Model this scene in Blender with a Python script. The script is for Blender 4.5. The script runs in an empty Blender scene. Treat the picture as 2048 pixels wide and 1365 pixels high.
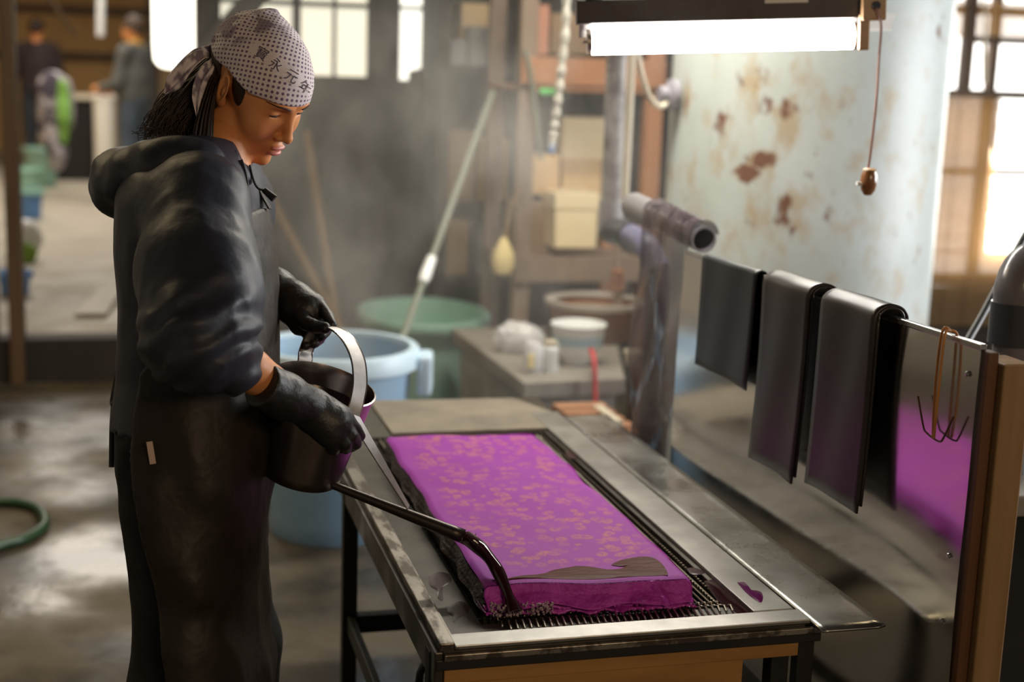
import bpy, bmesh, math, random
import numpy as np
from mathutils import Vector, Matrix
from mathutils.bvhtree import BVHTree

random.seed(7)
S = bpy.context.scene
COL = S.collection

# ------------------------------------------------------------------ camera
FPX = 2844.4
YAW, PIT, ROLL, CAMZ = [math.radians(v) for v in (15.3, 11.0, 1.95)] + [1.5]
_F = Vector((math.sin(YAW)*math.cos(PIT), math.cos(YAW)*math.cos(PIT), -math.sin(PIT)))
_R = Vector((math.cos(YAW), -math.sin(YAW), 0))
_U = _R.cross(_F)
_R, _U = (math.cos(ROLL)*_R + math.sin(ROLL)*_U), (-math.sin(ROLL)*_R + math.cos(ROLL)*_U)
CAM = Vector((0, 0, CAMZ))
cd = bpy.data.cameras.new('camera')
cam = bpy.data.objects.new('camera', cd)
COL.objects.link(cam)
m = Matrix((_R, _U, -_F)).transposed().to_4x4()
m.translation = CAM
cam.matrix_world = m
cd.sensor_width = 36; cd.lens = 50
cd.clip_start = .05; cd.clip_end = 100
cd.dof.use_dof = True
cd.dof.focus_distance = 2.33
cd.dof.aperture_fstop = 2.3
S.camera = cam

# ------------------------------------------------------------------ world, exposure
S.view_settings.view_transform = 'Standard'
S.view_settings.look = 'None'
S.view_settings.gamma = 1
S.view_settings.exposure = 0.0
try:
    S.view_settings.use_curve_mapping = False
except Exception:
    pass
w = bpy.data.worlds.new('world'); S.world = w; w.use_nodes = True
w.node_tree.nodes['Background'].inputs[0].default_value = (.9, .95, 1, 1)
w.node_tree.nodes['Background'].inputs[1].default_value = .5
S.cycles.use_denoising = True
S.cycles.max_bounces = 6
S.cycles.diffuse_bounces = 3
S.cycles.glossy_bounces = 4
S.cycles.transmission_bounces = 4
S.cycles.transparent_max_bounces = 12
S.cycles.volume_bounces = 0
S.cycles.volume_step_rate = 4
S.cycles.volume_max_steps = 48
S.cycles.sample_clamp_indirect = 4
S.cycles.caustics_reflective = False
S.cycles.caustics_refractive = False

def area_light(name, loc, direction, sx, sy, power, color):
    l = bpy.data.lights.new(name, 'AREA'); l.shape = 'RECTANGLE'
    l.size = sx; l.size_y = sy; l.energy = power; l.color = color
    o = bpy.data.objects.new(name, l); COL.objects.link(o)
    o.location = loc
    o.rotation_euler = Vector(direction).to_track_quat('-Z', 'Y').to_euler()
    return o
# daylight entering by the side window (right wall) and the back window, then added fill lights
area_light('daylight_right_window', (5.30, 2.6, 1.75), (-1, 0, -.12), 2.6, 1.5, 165, (.97, .98, 1))
area_light('daylight_back_window', (4.9, 6.55, 1.3), (-.2, -1, -.1), 1.0, 1.5, 60, (1, .97, .9))
area_light('warm_rear_fill', (1.5, -1.6, 2.3), (-.28, 1, -.24), 1.6, .6, 30, (1, .70, .42))  # unseen warm fill added behind the camera, no fixture built for it
area_light('bench_fill_light', (1.55, 4.35, 2.62), (0, .06, -1), 1.15, .16, 60, (1, .93, .80))  # goes with the added bench lamp, brightens rack, bin and bowl
area_light('left_overhead_fill', (-1.1, 4.4, 3.05), (.1, 0, -1), 1.0, 1.6, 26, (1, .78, .46))  # added overhead fill for the left floor; the ceiling has no opening
area_light('hall_fill', (-.4, 12.5, 3.0), (0, 0, -1), 2.0, 6.0, 170, (1, .93, .82))  # added fill for the hall, under its closed ceiling

# ------------------------------------------------------------------ point helpers
def ray(px, py):
    return _F + _R*((px-1024)/FPX) - _U*((py-682.5)/FPX)
def P(px, py, d): return CAM + ray(px, py)*d
def PZ(px, py, z): r = ray(px, py); return CAM + r*((z-CAMZ)/r.z)
def PY(px, py, y): r = ray(px, py); return CAM + r*(y/r.y)
def PX(px, py, x): r = ray(px, py); return CAM + r*(x/r.x)

# ------------------------------------------------------------------ materials
def mat(name, col, rough=.5, metal=0, col2=None, nscale=8, nlo=.4, nhi=.65, ndet=4, stretch=(1, 1, 1),
        bump=0, bscale=60, rvar=0, rscale=3, emit=0, ecol=None, trans=0, alpha=1, coat=0, spec=.5, sheen=0, sss=0, bstretch=None):
    M = bpy.data.materials.new(name); M.use_nodes = True
    nt = M.node_tree; N = nt.nodes; L = nt.links
    b = N['Principled BSDF']
    b.inputs['Base Color'].default_value = (*col, 1)
    b.inputs['Roughness'].default_value = rough
    b.inputs['Metallic'].default_value = metal
    b.inputs['Specular IOR Level'].default_value = spec
    b.inputs['Transmission Weight'].default_value = trans
    b.inputs['Alpha'].default_value = alpha
    b.inputs['Coat Weight'].default_value = coat
    b.inputs['Coat Roughness'].default_value = .08
    b.inputs['Sheen Weight'].default_value = sheen
    if sss:
        b.inputs['Subsurface Weight'].default_value = sss
        b.inputs['Subsurface Radius'].default_value = (.012, .005, .003)
        b.inputs['Subsurface Scale'].default_value = 1
    if emit:
        b.inputs['Emission Color'].default_value = (*(ecol or col), 1)
        b.inputs['Emission Strength'].default_value = emit
    if col2 or bump or rvar:
        tc = N.new('ShaderNodeTexCoord')
    if col2:
        mp = N.new('ShaderNodeMapping'); mp.inputs['Scale'].default_value = stretch
        L.new(tc.outputs['Object'], mp.inputs[0])
        n = N.new('ShaderNodeTexNoise'); n.inputs['Scale'].default_value = nscale; n.inputs['Detail'].default_value = ndet
        n.inputs['Roughness'].default_value = .62
        L.new(mp.outputs[0], n.inputs['Vector'])
        r = N.new('ShaderNodeMapRange'); r.inputs[1].default_value = nlo; r.inputs[2].default_value = nhi
        L.new(n.outputs[0], r.inputs[0])
        mx = N.new('ShaderNodeMix'); mx.data_type = 'RGBA'
        mx.inputs[6].default_value = (*col, 1); mx.inputs[7].default_value = (*col2, 1)
        L.new(r.outputs[0], mx.inputs[0]); L.new(mx.outputs[2], b.inputs['Base Color'])
    if rvar:
        n2 = N.new('ShaderNodeTexNoise'); n2.inputs['Scale'].default_value = rscale; n2.inputs['Detail'].default_value = 5
        L.new(tc.outputs['Object'], n2.inputs['Vector'])
        r2 = N.new('ShaderNodeMapRange'); r2.inputs[1].default_value = .35; r2.inputs[2].default_value = .65
        r2.inputs[3].default_value = max(.03, rough-rvar); r2.inputs[4].default_value = min(1, rough+rvar)
        L.new(n2.outputs[0], r2.inputs[0]); L.new(r2.outputs[0], b.inputs['Roughness'])
    if bump:
        n3 = N.new('ShaderNodeTexNoise'); n3.inputs['Scale'].default_value = bscale; n3.inputs['Detail'].default_value = 3
        if bstretch:
            mp2 = N.new('ShaderNodeMapping'); mp2.inputs['Scale'].default_value = bstretch
            L.new(tc.outputs['Object'], mp2.inputs[0]); L.new(mp2.outputs[0], n3.inputs['Vector'])
        else:
            L.new(tc.outputs['Object'], n3.inputs['Vector'])
        bp = N.new('ShaderNodeBump'); bp.inputs['Strength'].default_value = bump; bp.inputs['Distance'].default_value = .01
        L.new(n3.outputs[0], bp.inputs['Height']); L.new(bp.outputs[0], b.inputs['Normal'])
    return M

def nodes_of(M):
    return M.node_tree.nodes, M.node_tree.links, M.node_tree.nodes['Principled BSDF']

M_conc = mat('wet_concrete', (.105, .082, .050), .48, col2=(.034, .028, .021), nscale=2.2, nlo=.42, nhi=.6, ndet=8, bump=.25, bscale=14, rvar=.3, rscale=2.0)
M_conc2 = mat('dry_concrete', (.42, .38, .31), .6, col2=(.3, .27, .22), nscale=1.2, ndet=7, rvar=.15)
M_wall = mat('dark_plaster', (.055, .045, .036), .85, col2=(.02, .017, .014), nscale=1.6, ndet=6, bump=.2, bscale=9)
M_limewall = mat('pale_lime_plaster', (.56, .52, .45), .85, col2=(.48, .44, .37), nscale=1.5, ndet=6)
M_blackwood = mat('black_timber', (.02, .016, .013), .7, col2=(.035, .027, .02), nscale=5, stretch=(1, 1, .1))
M_brownwood = mat('brown_timber', (.12, .07, .035), .6, col2=(.075, .042, .02), nscale=7, stretch=(1, 1, .12))
M_tanwood = mat('tan_boarding', (.66, .42, .17), .7, col2=(.54, .33, .13), nscale=2, stretch=(1, 1, .3))
M_postwood = mat('pine_post', (.30, .18, .075), .55, col2=(.22, .125, .048), nscale=9, stretch=(3, 3, .12), bump=.1, bscale=40)
M_edgewood = mat('dark_stained_wood', (.12, .05, .018), .5, col2=(.07, .028, .01), nscale=9, stretch=(3, 3, .12))
M_rackwood = mat('orange_timber', (.42, .2, .1), .65, col2=(.3, .14, .07), nscale=6, stretch=(1, 1, .2))
M_rackgrey = mat('weathered_timber', (.27, .2, .15), .7, col2=(.18, .13, .1), nscale=6, stretch=(1, 1, .2))
M_steel = mat('stainless_steel', (.54, .54, .52), .28, 1, col2=(.44, .44, .425), nscale=5, rvar=.08, rscale=7)
M_mirror = mat('polished_steel_sheet', (.74, .73, .71), .14, 1, col2=(.66, .65, .64), nscale=3, rvar=.05, rscale=5)
M_alu = mat('aluminium_rail', (.34, .33, .31), .42, .9, col2=(.25, .245, .23), nscale=10, rvar=.08)
M_alus = mat('scratched_aluminium', (.30, .275, .24), .4, .85, col2=(.10, .085, .07), nscale=30, nlo=.46, nhi=.56, stretch=(1, .35, 1), rvar=.1)
M_deck = mat('stained_zinc_deck', (.085, .076, .060), .40, .5, col2=(.05, .043, .036), nscale=5, ndet=7, rvar=.12, rscale=9)
M_iron = mat('black_iron', (.012, .012, .012), .5, .2, col2=(.02, .018, .016), nscale=8)
M_void = mat('black_well', (.004, .004, .004), .7)
M_wire = mat('steel_wire', (.55, .5, .42), .3, 1)
M_frontwood = mat('varnished_table_wood', (.42, .22, .065), .45, col2=(.3, .15, .045), nscale=6, stretch=(.4, 3, 3), bump=.05)
M_board = mat('weathered_zinc_board', (.3, .26, .2), .5, .3, col2=(.2, .175, .14), nscale=6, ndet=6)
M_rubber = mat('brown_black_rubber', (.033, .027, .024), .38, col2=(.026, .021, .019), nscale=5, rvar=.08)
M_rubblue = mat('blue_black_rubber', (.013, .017, .022), .4, col2=(.018, .022, .026), nscale=5)
M_wirebrown = mat('rusty_wire', (.1, .05, .03), .5, .5)
M_orange = mat('orange_cord', (.5, .22, .06), .5)
M_pvc = mat('grey_pvc', (.17, .16, .175), .22, col2=(.13, .125, .14), nscale=6)
M_pvcdark = mat('dark_pvc', (.035, .037, .045), .3)
M_pvclight = mat('pale_pvc', (.3, .29, .3), .35)
M_pvcblue = mat('blue_grey_pvc', (.16, .16, .27), .35)
M_cream = mat('cream_conduit', (.62, .55, .42), .5)
M_housing = mat('lamp_housing_enamel', (.05, .042, .045), .5, col2=(.035, .03, .032), nscale=20)
M_white = mat('white_enamel', (.8, .79, .76), .4)
M_tube = mat('lit_tube', (1, 1, 1), .4, emit=56, ecol=(1, .935, .86))
M_brownplastic = mat('brown_bakelite', (.24, .095, .03), .25, coat=.4)
M_brownplastic2 = mat('tan_bakelite', (.4, .25, .13), .4)
M_browncord = mat('brown_cord', (.2, .07, .035), .6)
M_card = mat('cardboard', (.66, .46, .23), .8, col2=(.58, .4, .2), nscale=4)
M_cardpale = mat('pale_cardboard', (.86, .72, .46), .8, col2=(.8, .66, .4), nscale=4)
M_carddark = mat('brown_cardboard', (.27, .18, .1), .85, col2=(.21, .14, .08), nscale=4)
M_cardred = mat('reddish_box', (.45, .22, .15), .8)
M_cardgrey = mat('grey_box', (.25, .25, .25), .8)
M_binblue = mat('pale_blue_plastic', (.33, .52, .72), .45, col2=(.28, .46, .66), nscale=5)
M_bindeep = mat('mid_blue_plastic', (.14, .26, .52), .45)
M_teal = mat('pale_green_plastic', (.27, .46, .38), .4, col2=(.22, .40, .32), nscale=4)
M_mint = mat('mint_plastic', (.3, .55, .44), .45)
M_blue = mat('blue_plastic', (.12, .28, .6), .45)
M_porc = mat('white_plastic', (.82, .85, .86), .3)
M_porcblue = mat('blue_motif', (.4, .58, .7), .3)
M_copper = mat('brown_stoneware', (.25, .1, .05), .5, col2=(.17, .07, .035), nscale=5)
M_rim = mat('grey_rim', (.38, .34, .3), .5)
M_bench = mat('grey_concrete_bench', (.2, .18, .155), .7, col2=(.28, .255, .22), nscale=3, ndet=7)
M_benchwhite = mat('pale_bench_front', (.36, .35, .33), .7, col2=(.2, .2, .2), nscale=4)
M_film = mat('clear_film', (.16, .13, .14), .10, trans=0, alpha=.80, col2=(.05, .032, .045), nscale=16, stretch=(1, 1, .22), bump=.9, bscale=14, bstretch=(1, 1, .25))
M_film2 = mat('crumpled_film', (.8, .8, .82), .3, alpha=.7)
M_green = mat('green_hose_plastic', (.02, .065, .025), .35)
M_brightgreen = mat('bright_green_plastic', (.1, .5, .12), .5)
M_polegreen = mat('grey_green_pole', (.15, .17, .13), .5)
M_bamboo = mat('old_bamboo', (.17, .1, .045), .6)
M_red = mat('red_rubber', (.5, .03, .04), .45)
M_brush = mat('pale_straw', (.75, .62, .3), .8)
M_glass_line = mat('wet_glassy_tube', (.62, .6, .52), .25, col2=(.35, .33, .28), nscale=30)
M_skin = mat('skin', (.68, .27, .095), .46, col2=(.72, .31, .12), nscale=12, bump=.05, bscale=300, sss=.12)
M_lip = mat('lips', (.56, .19, .155), .35, sss=.1)
M_brow = mat('eyebrow_hair', (.05, .022, .012), .7)
M_lash = mat('dark_lashes', (.012, .007, .005), .6)
M_eye = mat('eye_white', (.6, .55, .5), .2)
M_iris = mat('dark_iris', (.02, .01, .008), .1)
M_hair = mat('dark_brown_hair', (.020, .008, .0045), .55, col2=(.035, .015, .008), nscale=60)
M_jacket = mat('black_navy_nylon', (.030, .033, .048), .48, col2=(.021, .023, .034), nscale=6, bump=.18, bscale=30, spec=.36)
M_rib = mat('navy_rib_cuff', (.012, .014, .024), .8, bump=.6, bscale=150, bstretch=(1, 1, .1))
M_apron = mat('black_brown_canvas', (.026, .019, .013), .5, col2=(.017, .0125, .009), nscale=7, bump=.55, bscale=17, spec=.3)
M_trouser = mat('black_cotton', (.006, .006, .006), .85, bump=.4, bscale=18)
M_glove = mat('black_rubber_glove', (.014, .013, .0125), .45, bump=.22, bscale=70)
M_boot = mat('black_rubber_boot', (.008, .008, .008), .45)
M_zip = mat('nickel_zipper', (.5, .47, .42), .3, 1)
M_tag = mat('cream_fabric_tag', (.6, .45, .38), .8)
M_ink = mat('purple_black_ink', (.065, .045, .085), .7)
M_can = mat('can_steel', (.40, .36, .34), .24, 1, col2=(.28, .25, .24), nscale=6, rvar=.08)
M_tin = mat('brushed_tin_strap', (.86, .84, .82), .44, 1, col2=(.55, .52, .5), nscale=9)
M_candark = mat('tarnished_spout', (.06, .048, .043), .36, .8)
M_dye = mat('purple_brown_dye', (.028, .006, .010), .07, spec=.6)
M_dyepool = mat('brown_dye_film', (.10, .040, .028), .45, spec=.05, col2=(.13, .048, .045), nscale=24, bump=.25, bscale=50, bstretch=(.5, 1.8, 1))
M_dyepurple = mat('purple_dye', (.12, .01, .1), .1)
M_foam = mat('dye_foam', (.62, .46, .56), .12, bump=1, bscale=220)

# ------------------------------------------------------------------ mesh helpers
class MB:
    def __init__(s): s.v = []; s.f = []
    def add(s, v, f):
        o = len(s.v); s.v += [Vector(p) for p in v]; s.f += [tuple(i+o for i in q) for q in f]; return s
    def box(s, c, size, rot=None, taper=1):
        c = Vector(c); v = []
        for z in (-.5, .5):
            k = taper if z > 0 else 1
            for x, y in ((-.5, -.5), (.5, -.5), (.5, .5), (-.5, .5)):
                p = Vector((x*size[0]*k, y*size[1]*k, z*size[2]))
                if rot: p = rot @ p
                v.append(c+p)
        return s.add(v, [(3, 2, 1, 0), (4, 5, 6, 7), (0, 1, 5, 4), (1, 2, 6, 5), (2, 3, 7, 6), (3, 0, 4, 7)])
    def box2(s, lo, hi):
        lo, hi = Vector(lo), Vector(hi)
        return s.box((lo+hi)/2, hi-lo)
    def tube(s, pts, r, n=10, cap=True, flat=None):
        """tube along pts; r a number or a list; flat=(normal, thickness) makes a strap"""
        pts = [Vector(p) for p in pts]; k = len(pts)
        rs = r if isinstance(r, (list, tuple)) else [r]*k
        v = []; up = None
        for i, p in enumerate(pts):
            t = (pts[min(i+1, k-1)]-pts[max(i-1, 0)]).normalized()
            if up is None:
                up = t.orthogonal().normalized()
            up = (up - t*up.dot(t))
            up = up.normalized() if up.length > 1e-6 else t.orthogonal().normalized()
            sd = t.cross(up)
            for j in range(n):
                a = 2*math.pi*j/n
                v.append(p+(up*math.cos(a)+sd*math.sin(a))*rs[i])
        f = []
        for i in range(k-1):
            for j in range(n):
                a = i*n+j; b = i*n+(j+1) % n
                f.append((a, b, b+n, a+n))
        if cap:
            f.append(tuple(range(n-1, -1, -1))); f.append(tuple(range((k-1)*n, k*n)))
        return s.add(v, f)
    def cyl(s, a, b, r0, r1=None, n=24, cap=True):
        return s.tube([a, b], [r0, r0 if r1 is None else r1], n, cap)
    def pipe(s, a, b, ro, ri, n=28):
        a, b = Vector(a), Vector(b)
        t = (b-a).normalized(); u = t.orthogonal().normalized(); w_ = t.cross(u); v = []
        for p, r in ((a, ri), (a, ro), (b, ro), (b, ri)):
            v += [p+(u*math.cos(2*math.pi*j/n)+w_*math.sin(2*math.pi*j/n))*r for j in range(n)]
        f = []
        for q in range(4):
            for j in range(n):
                i0, i1 = q*n, ((q+1) % 4)*n
                f.append((i0+j, i0+(j+1) % n, i1+(j+1) % n, i1+j))
        return s.add(v, f)
    def lathe(s, prof, c=(0, 0, 0), n=48, axis=None, squash=1):
        """prof [(r,z)...]; axis rotation Matrix"""
        c = Vector(c); v = []
        for r, z in prof:
            for j in range(n):
                a = 2*math.pi*j/n
                p = Vector((r*math.cos(a), r*math.sin(a)*squash, z))
                if axis: p = axis @ p
                v.append(c+p)
        f = []
        for i in range(len(prof)-1):
            for j in range(n):
                a = i*n+j; b = i*n+(j+1) % n
                f.append((a, b, b+n, a+n))
        return s.add(v, f)
    def strap(s, pts, side, width, th):
        """flat strap along pts: side vector per strap, width along side, thickness across"""
        pts = [Vector(p) for p in pts]; k = len(pts); v = []
        for i, p in enumerate(pts):
            t = (pts[min(i+1, k-1)]-pts[max(i-1, 0)]).normalized()
            sd = Vector(side) if not isinstance(side, list) else Vector(side[i])
            sd = (sd - t*sd.dot(t)).normalized(); nn = t.cross(sd)
            wd = width[i] if isinstance(width, list) else width
            for a, b in ((-1, -1), (1, -1), (1, 1), (-1, 1)):
                v.append(p+sd*a*wd/2+nn*b*th/2)
        f = [(3, 2, 1, 0), tuple(range((k-1)*4, k*4))]
        for i in range(k-1):
            for j in range(4):
                a = i*4+j; b = i*4+(j+1) % 4
                f.append((a, b, b+4, a+4))
        return s.add(v, f)
    def grid(s, fn, nu, nv, th=0):
        """surface fn(u,v) with u,v in 0..1"""
        v = [fn(i/nu, j/nv) for j in range(nv+1) for i in range(nu+1)]
        f = [(j*(nu+1)+i, j*(nu+1)+i+1, (j+1)*(nu+1)+i+1, (j+1)*(nu+1)+i) for j in range(nv) for i in range(nu)]
        return s.add(v, f)
    def build(s, name, m_, parent=None, smooth=False, bevel=0, origin=None, solid=0, sub=0):
        me = bpy.data.meshes.new(name)
        o = bpy.data.objects.new(name, me)
        org = Vector(origin) if origin is not None else Vector((0, 0, 0))
        pw = parent.matrix_world.translation if parent else Vector((0, 0, 0))
        if parent is not None and origin is None: org = WLOC[parent.name]
        me.from_pydata([tuple(p-org) for p in s.v], [], s.f)
        me.validate()
        bm = bmesh.new(); bm.from_mesh(me); bmesh.ops.recalc_face_normals(bm, faces=bm.faces); bm.to_mesh(me); bm.free()
        if smooth:
            me.polygons.foreach_set('use_smooth', [True]*len(me.polygons))
        if smooth and smooth != 'all':
            me.set_sharp_from_angle(angle=math.radians(40))
        me.materials.append(m_)
        place(o, parent, org)
        if solid:
            q = o.modifiers.new('solid', 'SOLIDIFY'); q.thickness = solid; q.offset = 0
        if bevel:
            q = o.modifiers.new('bevel', 'BEVEL'); q.width = bevel; q.segments = 2; q.limit_method = 'ANGLE'; q.angle_limit = math.radians(40)
        if sub:
            q = o.modifiers.new('sub', 'SUBSURF'); q.levels = sub; q.render_levels = sub
        return o

WLOC = {}
def place(o, parent, org):
    COL.objects.link(o)
    WLOC[o.name] = Vector(org)
    if parent is not None:
        o.parent = parent
        o.location = Vector(org)-WLOC[parent.name]
    else:
        o.location = org
def tag(o, label=None, cat=None, group=None, kind=None):
    if label: o['label'] = label
    if cat: o['category'] = cat
    if group: o['group'] = group
    if kind: o['kind'] = kind
    return o
def thing(name, loc, label, cat, group=None):
    o = bpy.data.objects.new(name, None); o.empty_display_size = .1
    place(o, None, Vector(loc)); return tag(o, label, cat, group)
def struct(name, mb, m_, parent=None, **k):
    o = mb.build(name, m_, parent, **k)
    if parent is None: o['kind'] = 'structure'
    return o

def spline(pts, n=8):
    """Catmull-Rom through the points"""
    pts = [Vector(p) for p in pts]; out = []
    q = [pts[0]*2-pts[1]]+pts+[pts[-1]*2-pts[-2]]
    for i in range(1, len(q)-2):
        a, b, c, d = q[i-1:i+3]
        for k in range(n):
            t = k/n
            out.append(.5*((2*b)+(c-a)*t+(2*a-5*b+4*c-d)*t*t+(3*b-a-3*c+d)*t**3))
    out.append(pts[-1]); return out

# ------------------------------------------------------------------ implicit surfaces
def vnoise(p, seed=0):
    """smooth value noise in -1..1 on an (N,3) array"""
    i = np.floor(p).astype(np.int64); f = (p-i); f = f*f*(3-2*f)
    def h(a, b, c):
        n = (a*374761393+b*668265263+c*2147483647+seed*974634777) & 0xffffffff
        n = ((n ^ (n >> 13))*1274126177) & 0xffffffff
        return ((n ^ (n >> 16)) & 0xffff)/32767.5-1
    r = 0
    for dx in (0, 1):
        for dy in (0, 1):
            for dz in (0, 1):
                wt = (f[:, 0] if dx else 1-f[:, 0])*(f[:, 1] if dy else 1-f[:, 1])*(f[:, 2] if dz else 1-f[:, 2])
                r = r+wt*h(i[:, 0]+dx, i[:, 1]+dy, i[:, 2]+dz)
    return r
def A(v): return np.array(v, dtype=np.float64)
def ell(p, c, r, R=None):
    q = p-A(c)
    if R is not None: q = q@A(R)
    r = A(r); k = np.sqrt(((q/r)**2).sum(1)); g = np.sqrt(((q/r**2)**2).sum(1))+1e-9
    return k*(k-1)/g
def cap(p, a, b, ra, rb=None):
    rb = ra if rb is None else rb
    a, b = A(a), A(b); ab = b-a; t = np.clip(((p-a)@ab)/(ab@ab), 0, 1)
    return np.sqrt(((p-a-t[:, None]*ab)**2).sum(1))-(ra+(rb-ra)*t)
def chain(p, pts, rs, k=.006):
    d = None
    for i in range(len(pts)-1):
        e = cap(p, pts[i], pts[i+1], rs[i], rs[i+1]); d = e if d is None else np.minimum(d, e)
    return d
def smin(a, b, k):
    h = np.clip(.5+.5*(b-a)/k, 0, 1); return b+(a-b)*h-k*h*(1-h)
def smax(a, b, k): return -smin(-a, -b, k)
def surfnet(fn, lo, hi, h):
    lo, hi = A(lo), A(hi); n = np.ceil((hi-lo)/h).astype(int)+1
    ax = [lo[i]+np.arange(n[i])*h for i in range(3)]
    G = np.stack(np.meshgrid(*ax, indexing='ij'), -1).reshape(-1, 3)
    V = np.concatenate([fn(G[i:i+400000]) for i in range(0, len(G), 400000)]).reshape(n)
    V[0], V[-1] = np.maximum(V[0], 1e-4), np.maximum(V[-1], 1e-4)
    V[:, 0], V[:, -1] = np.maximum(V[:, 0], 1e-4), np.maximum(V[:, -1], 1e-4)
    V[:, :, 0], V[:, :, -1] = np.maximum(V[:, :, 0], 1e-4), np.maximum(V[:, :, -1], 1e-4)
    ins = V < 0
    c = n-1
    cnt = sum(ins[a:a+c[0], b:b+c[1], d:d+c[2]].astype(np.int8) for a in (0, 1) for b in (0, 1) for d in (0, 1))
    act = (cnt > 0) & (cnt < 8)
    I = np.argwhere(act); idx = -np.ones(c, dtype=np.int64); idx[act] = np.arange(len(I))
    acc = np.zeros((len(I), 3)); num = np.zeros(len(I))
    offs = [(a, b, d) for a in (0, 1) for b in (0, 1) for d in (0, 1)]
    for o in offs:
        for axis in range(3):
            if o[axis]: continue
            o2 = list(o); o2[axis] = 1
            va = V[I[:, 0]+o[0], I[:, 1]+o[1], I[:, 2]+o[2]]; vb = V[I[:, 0]+o2[0], I[:, 1]+o2[1], I[:, 2]+o2[2]]
            k = (va < 0) != (vb < 0)
            t = np.where(k, va/np.where(k, va-vb, 1), 0)
            pt = np.tile(A(o), (len(I), 1)); pt[:, axis] += t
            acc[k] += pt[k]; num[k] += 1
    verts = lo+(I+acc/num[:, None])*h
    faces = []
    for axis in range(3):
        u, v_ = [(1, 2), (2, 0), (0, 1)][axis]
        s0 = [slice(None)]*3; s1 = [slice(None)]*3
        s0[axis] = slice(0, n[axis]-1); s1[axis] = slice(1, n[axis])
        ch = ins[tuple(s0)] != ins[tuple(s1)]
        E = np.argwhere(ch)
        E = E[(E[:, u] > 0) & (E[:, v_] > 0) & (E[:, u] < c[u]) & (E[:, v_] < c[v_])]
        pos = ins[E[:, 0], E[:, 1], E[:, 2]]
        q = []
        for du, dv in ((-1, -1), (0, -1), (0, 0), (-1, 0)):
            e = E.copy(); e[:, u] += du; e[:, v_] += dv
            q.append(idx[e[:, 0], e[:, 1], e[:, 2]])
        q = np.stack(q, 1)
        q[~pos] = q[~pos][:, ::-1]
        faces.append(q)
    return verts, np.concatenate(faces)
def np_obj(name, v, f, m_, parent=None, org=None, smooth_iter=0):
    me = bpy.data.meshes.new(name)
    org = A(org if org is not None else (WLOC[parent.name] if parent else (0, 0, 0)))
    vv = v-org
    me.vertices.add(len(vv)); me.vertices.foreach_set('co', vv.astype(np.float32).ravel())
    me.loops.add(f.size); me.loops.foreach_set('vertex_index', f.astype(np.int32).ravel())
    me.polygons.add(len(f)); me.polygons.foreach_set('loop_start', np.arange(0, f.size, 4, dtype=np.int32))
    me.update(calc_edges=True); me.validate()
    me.polygons.foreach_set('use_smooth', [True]*len(me.polygons))
    me.materials.append(m_)
    o = bpy.data.objects.new(name, me); place(o, parent, Vector(org))
    if smooth_iter:
        q = o.modifiers.new('smooth', 'SMOOTH'); q.iterations = smooth_iter; q.factor = .5
    return o

# ================================================================== SETTING
SILL = .19
YB = 6.7
mb = MB(); mb.box2((-3.2, -2.6, -.12), (6.2, YB, 0)); struct('floor', mb, M_conc)
mb = MB(); mb.box2((-2.6, YB+.12, SILL-.12), (1.6, 19.6, SILL)); struct('floor_hall', mb, M_conc2)
mb = MB(); mb.box2((-.62, YB-.02, 0), (.34, YB+.14, SILL+.012)); struct('trim_1', mb, M_blackwood, bevel=.006)

# back wall with a door opening and three window openings
dx0, dx1, dzt = -.465, .325, 2.35
w1 = (.39, 1.114, 1.40, 2.45); w2 = (1.235, 1.366, 1.41, 2.45); w3 = (4.07, 5.45, .40, 2.30)
mb = MB(); T0, T1 = YB, YB+.12
def wb(x0, x1, z0, z1): mb.box2((x0, T0, z0), (x1, T1, z1))
wb(-.62+.02, -.60, 0, 3.2); wb(-1.75, -.60, 2.35, 3.2); wb(-1.75, -.6, 0, .2)
wb(dx0-.06, dx1, dzt, 3.2); wb(dx1, w1[0], 0, 3.2)
wb(w1[0], w1[1], 0, w1[2]); wb(w1[0], w1[1], w1[3], 3.2); wb(w1[1], w2[0], 0, 3.2)
wb(w2[0], w2[1], 0, w2[2]); wb(w2[0], w2[1], w2[3], 3.2); wb(w2[1], w3[0], 0, 3.2)
wb(w3[0], w3[1], 0, w3[2]); wb(w3[0], w3[1], w3[3], 3.2); wb(w3[1], 6.2, 0, 3.2)
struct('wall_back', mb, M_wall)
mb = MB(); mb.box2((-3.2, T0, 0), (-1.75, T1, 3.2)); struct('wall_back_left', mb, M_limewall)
mb = MB(); mb.box2((-3.3, -2.6, 0), (-3.2, YB, 3.2)); struct('wall_left', mb, M_limewall)
mb = MB(); mb.box2((-3.3, -2.7, 0), (6.2, -2.6, 3.2)); struct('wall_front', mb, M_limewall)
mb = MB()
mb.box2((6.2, -2.6, 0), (6.3, YB, 3.2)); struct('wall_right', mb, M_limewall)
mb = MB(); mb.box2((-3.3, -2.7, 3.2), (6.3, YB+.2, 3.3)); struct('ceiling', mb, M_blackwood)
mb = MB()
for x in (-2.0, .4, 2.8, 5.2): mb.box2((x-.08, -2.6, 2.96), (x+.08, YB, 3.2))
struct('trim_2', mb, M_blackwood)

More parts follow.
